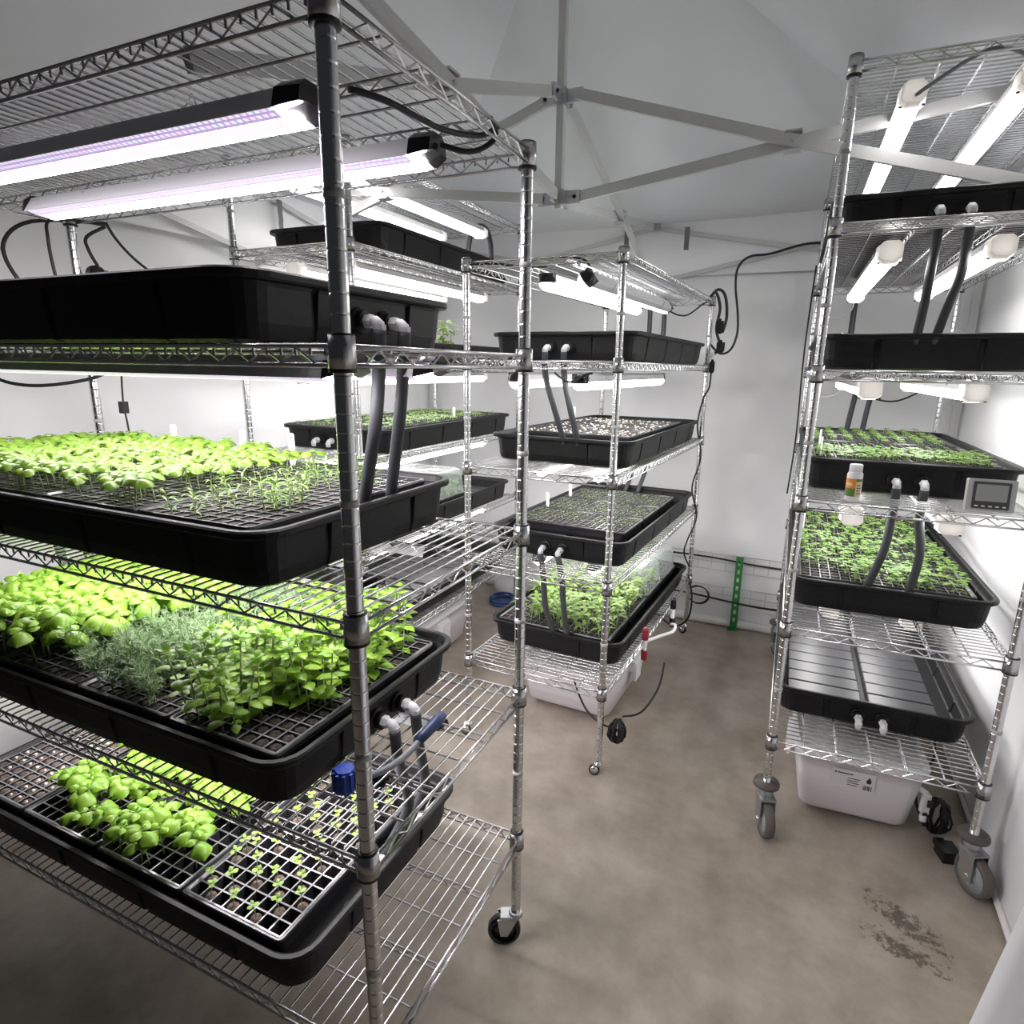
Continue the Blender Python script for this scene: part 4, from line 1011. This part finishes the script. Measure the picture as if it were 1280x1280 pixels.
dome(at('B', W / 2 - .012, .8, sz('B', 2) + PADZ + ID + .004), RACK['B']['a'], .49, .262, .13, 'rear clear dome over cress on the far rear rack')

# ------------------------------------------------------------------ plant tags
def plant_tag(p, label, rz, h=.075, lean=.0, marked=False):
    t = empty('plant_tag', p, rz); tag(t, label, 'plant tag', 'white plastic plant tags')
    mb = MB(); w = .0075
    mb.add([(x, y, z_) for y in (-.0006, .0006) for x, z_ in ((-w, .012), (-w, h - .004), (-w * .6, h), (w * .6, h), (w, h - .004), (w, .012), (0, -.02))],
           [tuple(range(7)), tuple(range(13, 6, -1))] + [(i, 7 + i, 7 + (i + 1) % 7, (i + 1) % 7) for i in range(7)])
    o = obj('tag_blade', mb, M['tag'], t); o.rotation_euler = (lean, lean * .5, 0)
    if marked:
        mb = MB(); mb.box((0, -.0011, h - .012), (.007, .0006, .003)); obj('ink_mark', mb, M['ink'], o)
for b, tx in ((1.07, 'left'), (.80, 'middle'), (.63, 'right')):
    plant_tag(at('L', .535, b, sz('L', 3) + .098), f'{tx} white tag standing behind the small basil of the nearest rack', .9, .085, 0, True)
for k, (i, j, kk, tx) in enumerate(((0, 1, 0, 'nearest'), (0, 0, 1, 'middle'), (0, 0, 2, 'farthest'))):
    plant_tag(spot(('C', 2, kk), i, j), f'{tx} white tag along the left edge of the tiny sprouts', .2, .07, -.12)
plant_tag(spot(('C', 3, 1), 1, 6), 'single white tag among the pale germinating seeds', .2, .08)
plant_tag(spot(('R', 3, 0), 0, 6), 'thin white tag at the left edge of the micro greens', 1.2, .075)
plant_tag(spot(('R', 3, 0), 0, 1), 'white tag at the front left corner of the micro greens', 1.3, .065)
plant_tag(spot(('R', 2, 2), 0, 4), 'white tag at the left edge of the leafy seedlings', 1.3, .07)
plant_tag(spot(('B', 3, 2), 13, 5), 'white tag among the sprouts against the far wall', .3, .06)
for k, (a, z) in enumerate(((.045, 'left'), (.06, 'middle'), (.10, 'right'))):
    plant_tag(at('R', a, .9, sz('R', 4) + .075), f'{z} thin white tag above the edge-on tray at right', 1.2, (.05, .055, .07)[k])
plant_tag(at('B', .46, .66, sz('B', 4) + .08), 'white tag beside the sprig behind the eye-level tray', .3, .06)

# ------------------------------------------------------------------ bottle, display, blue plug, bag
t = empty('supplement_bottle', at('R', .135, .045, sz('R', 3)), RACK['R']['a']); tag(t, 'small white bottle with an orange and green label on the right-hand rack', 'bottle')
mb = MB(); mb.lathe([(0, 0), (.019, 0), (.0208, .003), (.0208, .078), (.018, .084), (.0145, .086)], 20); obj('bottle_body', mb, M['whiteplastic'], t)
mb = MB(); mb.lathe([(.0155, .085), (.0175, .086), (.0175, .105), (.016, .107), (0, .107)], 20); obj('cap', mb, M['whiteplastic'], t)
mb = MB(); n = 24; z0, z1 = .014, .066
def lab(a0, a1, za, zb, mi, d=.0004):
    k = 6; vs = []
    for zz in (za, zb):
        for i in range(k + 1): an = a0 + (a1 - a0) * i / k; vs.append(((.0208 + d) * math.cos(an), (.0208 + d) * math.sin(an), zz))
    mb.add(vs, [(i, i + 1, k + 2 + i, k + 1 + i) for i in range(k)], mi)
fr = -PI / 2 - .2
lab(fr - 1.5, fr + .35, .038, z1, 0); lab(fr - 1.5, fr + .35, z0, .038, 1); lab(fr + .35, fr + 1.7, z0, .058, 2); lab(fr + .35, fr + 1.7, .058, z1, 1)
lab(fr - .9, fr - .1, .046, .054, 2, .0007)
for q in range(4): lab(fr + .5, fr + 1.2 - .15 * (q % 2), .022 + q * .008, .0245 + q * .008, 3, .0007)
obj('bottle_label', mb, [M['orange'], M['labelgreen'], M['labelcream'], M['ink']], t)

t = empty('climate_display', at('R', .468, .035, sz('R', 3)), RACK['R']['a'] + .02); tag(t, 'grey square digital display with five buttons propped on the right-hand rack', 'display')
def rplate(w, h, r, y0, y1, zc, taper=0.):
    mb = MB(); a = rrect(w, h, r, 0, 4, ys=(), xs=()); n = len(a)
    vs = [(x, y0, y + zc) for x, y, _ in a] + [(x * (1 - taper), y1, y * (1 - taper) + zc) for x, y, _ in a]
    mb.add(vs, [tuple(range(n)), tuple(range(n, 2 * n))[::-1]] + [(j, n + j, n + (j + 1) % n, (j + 1) % n) for j in range(n)]); return mb
rot = Matrix.Rotation(-.12, 4, 'X')
def dpart(name, mb, m, y=0): o = obj(name, mb, M[m], t); o.matrix_local = rot; return o
dpart('case', rplate(.112, .088, .004, 0, .022, .046), 'devicegrey'); dpart('face', rplate(.086, .074, .003, -.0015, .002, .046), 'deviceface')
dpart('screen', rplate(.072, .046, .002, -.0025, .0, .053), 'lcd')
for q in range(5):
    b = rplate(.008, .0035, .0012, -.0035, 0, .0165); b.v = [(x - .032 + q * .016, y, z_) for x, y, z_ in b.v]; dpart('button', b, 'whiteplastic')

t = empty('blue_plug_cable', at('L', .14, .085, sz('L', 2)), RACK['L']['a']); tag(t, 'blue ribbed plug and navy connector on a grey cable beside the nearest post', 'plug')
mb = MB(); mb.lathe([(0, -.022), (.017, -.022), (.020, -.015), (.020, .015), (.017, .022), (0, .022)], 10, (-.034, .048, .026), smooth=False)
for q in range(10):
    an = 2 * PI * q / 10; mb.box((-.034 + .020 * math.cos(an), .048 + .020 * math.sin(an), .026), (.005, .005, .038))
obj('ribbed_cap', mb, M['blue'], t)
mb = MB(); mb.tube(spline([(-.022, .04, .026), (.0, .012, .024), (.05, -.005, .022), (.10, -.01, .026), (.13, -.012, .034)]), .0065, 10); obj('cable', mb, M['cablegrey'], t)
mb = MB(); mb.tube([(.115, -.011, .03), (.14, -.014, .037), (.175, -.018, .044), (.195, -.02, .05)], [.009, .012, .0125, .010], 10); obj('connector', mb, M['navy'], t)
for k, (a, b, tx) in enumerate(((.28, .236, 'left'), (.325, .236, 'middle'), (.43, .234, 'right'))):
    mb = MB(); mb.tube([(0, 0, 0), (.006, .012, .022), (.01, .02, .04)], [.012, .0125, .011], 10)
    tag(obj('hose_end', mb, M['fitting'], loc=at('L', a - .012, b - .025, sz('L', 1) + .050)), f'{tx} pale hose end lying in the corner of the lowest tray', 'hose end', 'pale hose ends of the lowest tray')

# blue hose coil with a white bag on the floor behind
mb = MB()
for k in range(4):
    r = .085 - .012 * (k % 2); mb.tube([(r * math.cos(2 * PI * i / 24), r * math.sin(2 * PI * i / 24), .008 + .012 * k) for i in range(24)], .0065, 7, closed=True)
tag(obj('hose_coil', mb, M['coil'], loc=(-1.72, 3.42, 0)), 'coil of dark blue hose on the floor beyond the middle rack', 'hose coil')
mb = MB(); nn = 18; vs = []
for i in range(9):
    t_ = i / 8; rr = .13 * math.sin(PI * (.12 + .88 * t_) * .98) ** .6 * (1 - .25 * t_)
    for j in range(nn):
        a = 2 * PI * j / nn; k = 1 + .14 * math.sin(3 * a + 4 * t_) + .08 * math.sin(7 * a - 3 * t_); vs.append((rr * k * math.cos(a), rr * k * .75 * math.sin(a), .001 + .17 * t_))
mb.add(vs, [(i * nn + j, i * nn + (j + 1) % nn, (i + 1) * nn + (j + 1) % nn, (i + 1) * nn + j) for i in range(8) for j in range(nn)] + [tuple(range(nn))[::-1], tuple(8 * nn + j for j in range(nn))], 0, True)
tag(obj('plastic_bag', mb, M['bag'], loc=(-1.74, 3.58, 0)), 'crumpled white plastic bag behind the blue hose coil', 'bag')

# ------------------------------------------------------------------ tent shell
X0, X1, Y0, Y1, ZE, ZL = -2.46, .655, .74, 3.74, 2.30, 1.96
XM, YM, ZP = -.92, 2.25, 3.14
FX0, FX1, FY0, FY1 = -7., 4., -3., 5.
mb = MB(); nx, ny = 12, 8
mb.add([(FX0 + (FX1 - FX0) * i / nx, FY0 + (FY1 - FY0) * j / ny, 0) for j in range(ny + 1) for i in range(nx + 1)],
       [(j * (nx + 1) + i, j * (nx + 1) + i + 1, (j + 1) * (nx + 1) + i + 1, (j + 1) * (nx + 1) + i) for j in range(ny) for i in range(nx)])
struct('floor', mb, M['floor'])
rs = random.Random(3)
def hang(p, q, z0, z1, n, inward, amp=.012, name='wall_back', mt='wall', pull=None):
    """a sheet of fabric hanging between two plan points, softly rippled"""
    p, q, w = Vector((*p, 0)), Vector((*q, 0)), Vector((*inward, 0)); mb = MB(); k = 10; vs = []
    ph = [rs.uniform(0, 6) for _ in range(4)]
    for j in range(k + 1):
        t = j / k
        for i in range(n + 1):
            s = i / n; f = math.sin(9 * s + ph[0] + t) * .5 + math.sin(23 * s + ph[1] - 1.5 * t) * .3 + math.sin(5 * t + 4 * s + ph[2]) * .5
            e = min(1, 6 * s, 6 * (1 - s)) * min(1, 4 * (1 - t) + .1)
            v = p.lerp(q, s) + w * (amp * f * e); vs.append((v.x, v.y, z0 + (z1 - z0) * t))
    mb.add(vs, [(j * (n + 1) + i, j * (n + 1) + i + 1, (j + 1) * (n + 1) + i + 1, (j + 1) * (n + 1) + i) for j in range(k) for i in range(n)], 0, True)
    return struct(name, mb, M[mt])
hang((X0, Y1), (X1, Y1), 0, 2.32, 48, (0, -1), name='wall_back')
hang((X1, Y1), (X1, Y0), 0, 2.32, 48, (-1, 0), .008, name='wall_right')
hang((X0, Y0), (X0, Y1), 0, 2.32, 48, (1, 0), name='wall_left')
# valance of the canopy hanging inside the walls
hang((X0, Y1 - .035), (X1, Y1 - .035), 2.02, 2.31, 30, (0, -1), .006, 'trim_1')
hang((X1 - .02, Y1), (X1 - .02, Y0), 2.06, 2.31, 30, (-1, 0), .004, 'trim_2')
hang((X0 + .035, Y0), (X0 + .035, Y1), 2.02, 2.31, 30, (1, 0), .006, 'trim_3')
# gathered curtain at the open front, right: it folds from the wall to a free edge and back along the near side
mb = MB(); k = 14; vs = []; plan = [(.655, .76, 0), (.45, .735, .6), (.26, .715, 1), (.222, .70, 1), (.235, .665, 1), (.29, .55, .8), (.37, .40, .5), (.47, .22, .3), (.58, .02, .1), (.655, -.25, 0)]; n = len(plan) - 1
for j in range(k + 1):
    z_ = .01 + 2.29 * j / k
    for i, (x, y, wt) in enumerate(plan): vs.append((x + wt * .125 * (z_ - .8) + .008 * math.sin(2.3 * i + z_), y, z_))
mb.add(vs, [(j * (n + 1) + i, j * (n + 1) + i + 1, (j + 1) * (n + 1) + i + 1, (j + 1) * (n + 1) + i) for j in range(k) for i in range(n)], 0, True)
cu = obj('tent_curtain', mb, M['flap']); tag(cu, 'pale grey tent door curtain hanging at the bottom right corner', 'curtain')
cu.modifiers.new('thickness', 'SOLIDIFY').thickness = .002
# canopy roof: four sagging panels meeting at the peak
mb = MB(); cor = [Vector((X0, Y0, ZE)), Vector((X1, Y0, ZE)), Vector((X1, Y1, ZE)), Vector((X0, Y1, ZE))]; pk = Vector((XM, YM, ZP)); n = 12
for q in range(4):
    a, b = cor[q], cor[(q + 1) % 4]; vs = []; idx = {}
    for i in range(n + 1):
        for j in range(n + 1 - i):
            u, v = i / n, j / n; p = a * (1 - u - v) + b * u + pk * v
            sag = .16 * 27 * u * v * (1 - u - v) + .035 * math.sin(PI * v) * (1 if (u == 0 or u + v > .999) else 0)
            idx[(i, j)] = len(vs); vs.append((p.x, p.y, p.z - sag))
    fs = []
    for i in range(n):
        for j in range(n - i):
            fs.append((idx[(i, j)], idx[(i + 1, j)], idx[(i, j + 1)]))
            if i + j < n - 1: fs.append((idx[(i + 1, j)], idx[(i + 1, j + 1)], idx[(i, j + 1)]))
    mb.add(vs, fs, 0, True)
struct('ceiling', mb, M['roof'])
mb = MB(); mb.tube([(X0 + .03, Y1 - .04, .026), (X1 - .03, Y1 - .04, .026)], .025, 14)
struct('baseboard_back', mb, M['pipe'])
mb = MB(); mb.tube([(X1 - .012, Y1 - .04, .02), (X1 - .012, Y0, .02)], .010, 10); struct('baseboard_right', mb, M['pipe'])
# folding frame
fr_ = empty('canopy_frame', (XM, YM, 0)); tag(fr_, 'white folding canopy frame of scissor struts meeting at a centre post', 'canopy frame')
def fpart(name, mb, m='frame'): o = obj(name, mb, M[m], fr_); o.location = (-XM, -YM, 0); return o
def strut(p, q, off=(0, 0, 0)):
    mb = MB(); o = Vector(off); mb.bar(Vector(p) + o, Vector(q) + o, .016, .034); return fpart('strut', mb)
ZU, ZD = 2.425, 2.105
mb = MB(); mb.bar((XM, YM, 2.07), (XM, YM, ZP - .01), .026, .026); fpart('centre_post', mb)
for zz in (ZU, ZD):
    mb = MB(); mb.box((XM, YM, zz), (.045, .045, .05))
    for dx, dy in ((1, 0), (-1, 0), (0, 1), (0, -1)):
        mb.box((XM + dx * .045, YM + dy * .045, zz), (.07 if dx else .012, .012 if dx else .07, .042)); mb.lathe([(.0, 0), (.007, 0)], 8, (XM + dx * .06 + (.008 if dy else 0), YM + dy * .06 - (.008 if dx else 0), zz), axis='y')
    fpart('hub_bracket', mb, 'dullsteel')
def scissor(d, end):
    """crossing struts from the centre post to the eave"""
    dv = Vector((*d, 0)); sd = Vector((d[1], -d[0], 0)) * .011; c0 = Vector((XM, YM, 0)); s0 = c0 + dv * .06; e0 = c0 + dv * (end - .02); md = c0 + dv * (.765 if abs(d[0]) else .755)
    zm = 2.195
    mb = MB(); mb.bar((s0.x + sd.x, s0.y + sd.y, ZU), (md.x + sd.x, md.y + sd.y, zm), .016, .034); mb.bar((md.x + sd.x, md.y + sd.y, zm), (e0.x + sd.x, e0.y + sd.y, 1.965), .016, .034); fpart('strut', mb)
    mb = MB(); mb.bar((s0.x - sd.x, s0.y - sd.y, ZD), (md.x - sd.x, md.y - sd.y, zm), .016, .034); mb.bar((md.x - sd.x, md.y - sd.y, zm), (e0.x - sd.x, e0.y - sd.y, 2.285), .016, .034); fpart('strut', mb)
    mb = MB(); q = Matrix.Rotation(math.atan2(d[1], d[0]), 3, 'Z'); mb.box((md.x, md.y, zm + .024), (.05, .05, .006), 0, q); mb.box((md.x, md.y, zm - .024), (.05, .05, .006), 0, q); mb.tube([md + sd * 2.6 + Vector((0, 0, zm)), md - sd * 2.6 + Vector((0, 0, zm))], .006, 8); fpart('joint_bracket', mb, 'dullsteel')
scissor((1, 0), X1 - XM); scissor((-1, 0), XM - X0); scissor((0, 1), Y1 - YM); scissor((0, -1), YM - Y0)
for p, q in (((X0 + .05, Y1 - .06), (XM, Y1 - .06)), ((XM, Y1 - .06), (X1 - .05, Y1 - .06)), ((X0 + .06, Y0 + .05), (X0 + .06, YM)), ((X0 + .06, YM), (X0 + .06, Y1 - .05)), ((X1 - .035, YM), (X1 - .035, Y1 - .06))):
    for za, zb, o in ((2.275, 1.985, .006), (1.985, 2.275, -.006)):
        mb = MB(); mb.bar((p[0] + (o if p[0] == q[0] else 0), p[1] + (o if p[1] == q[1] else 0), za), (q[0] + (o if p[0] == q[0] else 0), q[1] + (o if p[1] == q[1] else 0), zb), .010, .022); fpart('eave_strut', mb)
for x, y in ((X0 + .04, Y1 - .04), (X1 - .03, Y1 - .05), (X0 + .04, Y0 + .02)):
    mb = MB(); mb.bar((x, y, 0), (x, y, 2.29), .03, .03); fpart('leg', mb)
for x, y in ((XM, Y1 - .065), (X0 + .07, YM)):
    mb = MB(); mb.box((x, y, 2.28), (.05, .03, .04)); fpart('joint_bracket', mb, 'dullsteel')
# short straps hanging from the eave
for x, y, z0, z1, lb in ((-.735, Y1 - .1, 2.26, 2.145, 'dark strap hanging from the back eave, right of the centre joint'), (-1.07, Y1 - .1, 2.265, 2.18, 'dark strap hanging from the back eave, just above the middle rack'),
                         (-2.38, 2.37, 2.255, 2.12, 'grey strap dangling from the left eave above the far rack'), (-2.38, 2.06, 2.22, 2.16, 'short grey strap on the left eave behind the lamp')):
    mb = MB(); k = 5; w = .013; pts = [(.004 * math.sin(3 * i), z0 + (z1 - z0) * i / k) for i in range(k + 1)]
    vs = [(sx * w if y > 3 else 0, 0 if y > 3 else sx * w, 0) for sx in (-1, 1)]
    V = []
    for dx, zz in pts:
        for vx, vy, _ in vs: V.append((x + vx + (0 if y > 3 else dx), y + vy + (dx if y > 3 else 0), zz))
    mb.add(V, [(2 * i, 2 * i + 1, 2 * i + 3, 2 * i + 2) for i in range(k)])
    o = obj('eave_strap', mb, M['strap']); o.modifiers.new('thickness', 'SOLIDIFY').thickness = .003
    tag(o, lb, 'strap', 'webbing straps of the canopy')

# ------------------------------------------------------------------ back wall: green upright, wire cable trays, cables
t = empty('slotted_upright', (-.30, Y1 - .07, 0)); tag(t, 'green perforated steel upright standing against the back wall', 'upright')
mb = MB(); w, hgt = .02, .455; slots = [(.05 + .05 * k, .075 + .05 * k) for k in range(8)]
zs = [0] + [z_ for s in slots for z_ in s] + [hgt]
for k in range(len(zs) - 1):
    if k % 2 == 0: mb.box((0, 0, (zs[k] + zs[k + 1]) / 2), (2 * w, .003, zs[k + 1] - zs[k]))
    else:
        for sg in (-1, 1): mb.box((sg * .0135, 0, (zs[k] + zs[k + 1]) / 2), (.013, .003, zs[k + 1] - zs[k]))
for sg in (-1, 1): mb.box((sg * (w - .0015), .01, hgt / 2), (.003, .02, hgt))
obj('channel', mb, M['green'], t); mb = MB(); mb.box((0, 0, .004), (.06, .05, .008)); obj('foot_plate', mb, M['green'], t)
for nm, zc, lb in (('wire_cable_tray', .40, 'upper wire cable tray along the back wall'), ('wire_cable_tray', .20, 'lower wire cable tray along the back wall')):
    mb = MB()
    for dz in (-.05, 0, .05): mb.tube([(X0 + .15, Y1 - .045, zc + dz), (X1 - .1, Y1 - .045, zc + dz)], .0022, 5)
    for k in range(36): x = X0 + .16 + k * .08; mb.tube([(x, Y1 - .047, zc - .05), (x, Y1 - .047, zc + .05)], .0016, 4, cap=False)
    tag(obj(nm, mb, M['dullsteel']), lb, 'cable tray', 'wire cable trays on the back wall')
cord([Vector(p) for p in ((-1.6, Y1 - .06, .43), (-1.0, Y1 - .06, .425), (-.5, Y1 - .065, .43), (-.2, Y1 - .065, .415), (.2, Y1 - .06, .41), (.5, Y1 - .06, .40))], 'black cable lying along the upper wire tray of the back wall', .0055)
cord([Vector(p) for p in ((-.9, Y1 - .06, .19), (-.6, Y1 - .06, .185), (-.3, Y1 - .1, .18), (-.15, Y1 - .07, .165), (.1, Y1 - .06, .165), (.4, Y1 - .06, .15))], 'black cable lying along the lower wire tray of the back wall', .006)
mb = MB()
for k in range(3): mb.tube([(.062 * math.cos(2 * PI * i / 22) + .004 * k, -.006 * k, .055 * math.sin(2 * PI * i / 22)) for i in range(22)], .0035, 6, closed=True)
tag(obj('cable_loop', mb, M['rubber'], loc=(-.52, Y1 - .08, .19)), 'coiled black cable loop hung on the lower wire tray', 'cable coil')

# ------------------------------------------------------------------ world and view
w = bpy.data.worlds.new('world'); bpy.context.scene.world = w; w.use_nodes = True
w.node_tree.nodes['Background'].inputs['Color'].default_value = (.9, .95, 1, 1)
w.node_tree.nodes['Background'].inputs['Strength'].default_value = .012
vs_ = bpy.context.scene.view_settings
bpy.context.scene.display_settings.display_device = 'sRGB'
vs_.view_transform = 'Standard'; vs_.look = 'None'; vs_.exposure = 1.15; vs_.gamma = 1; vs_.use_curve_mapping = False
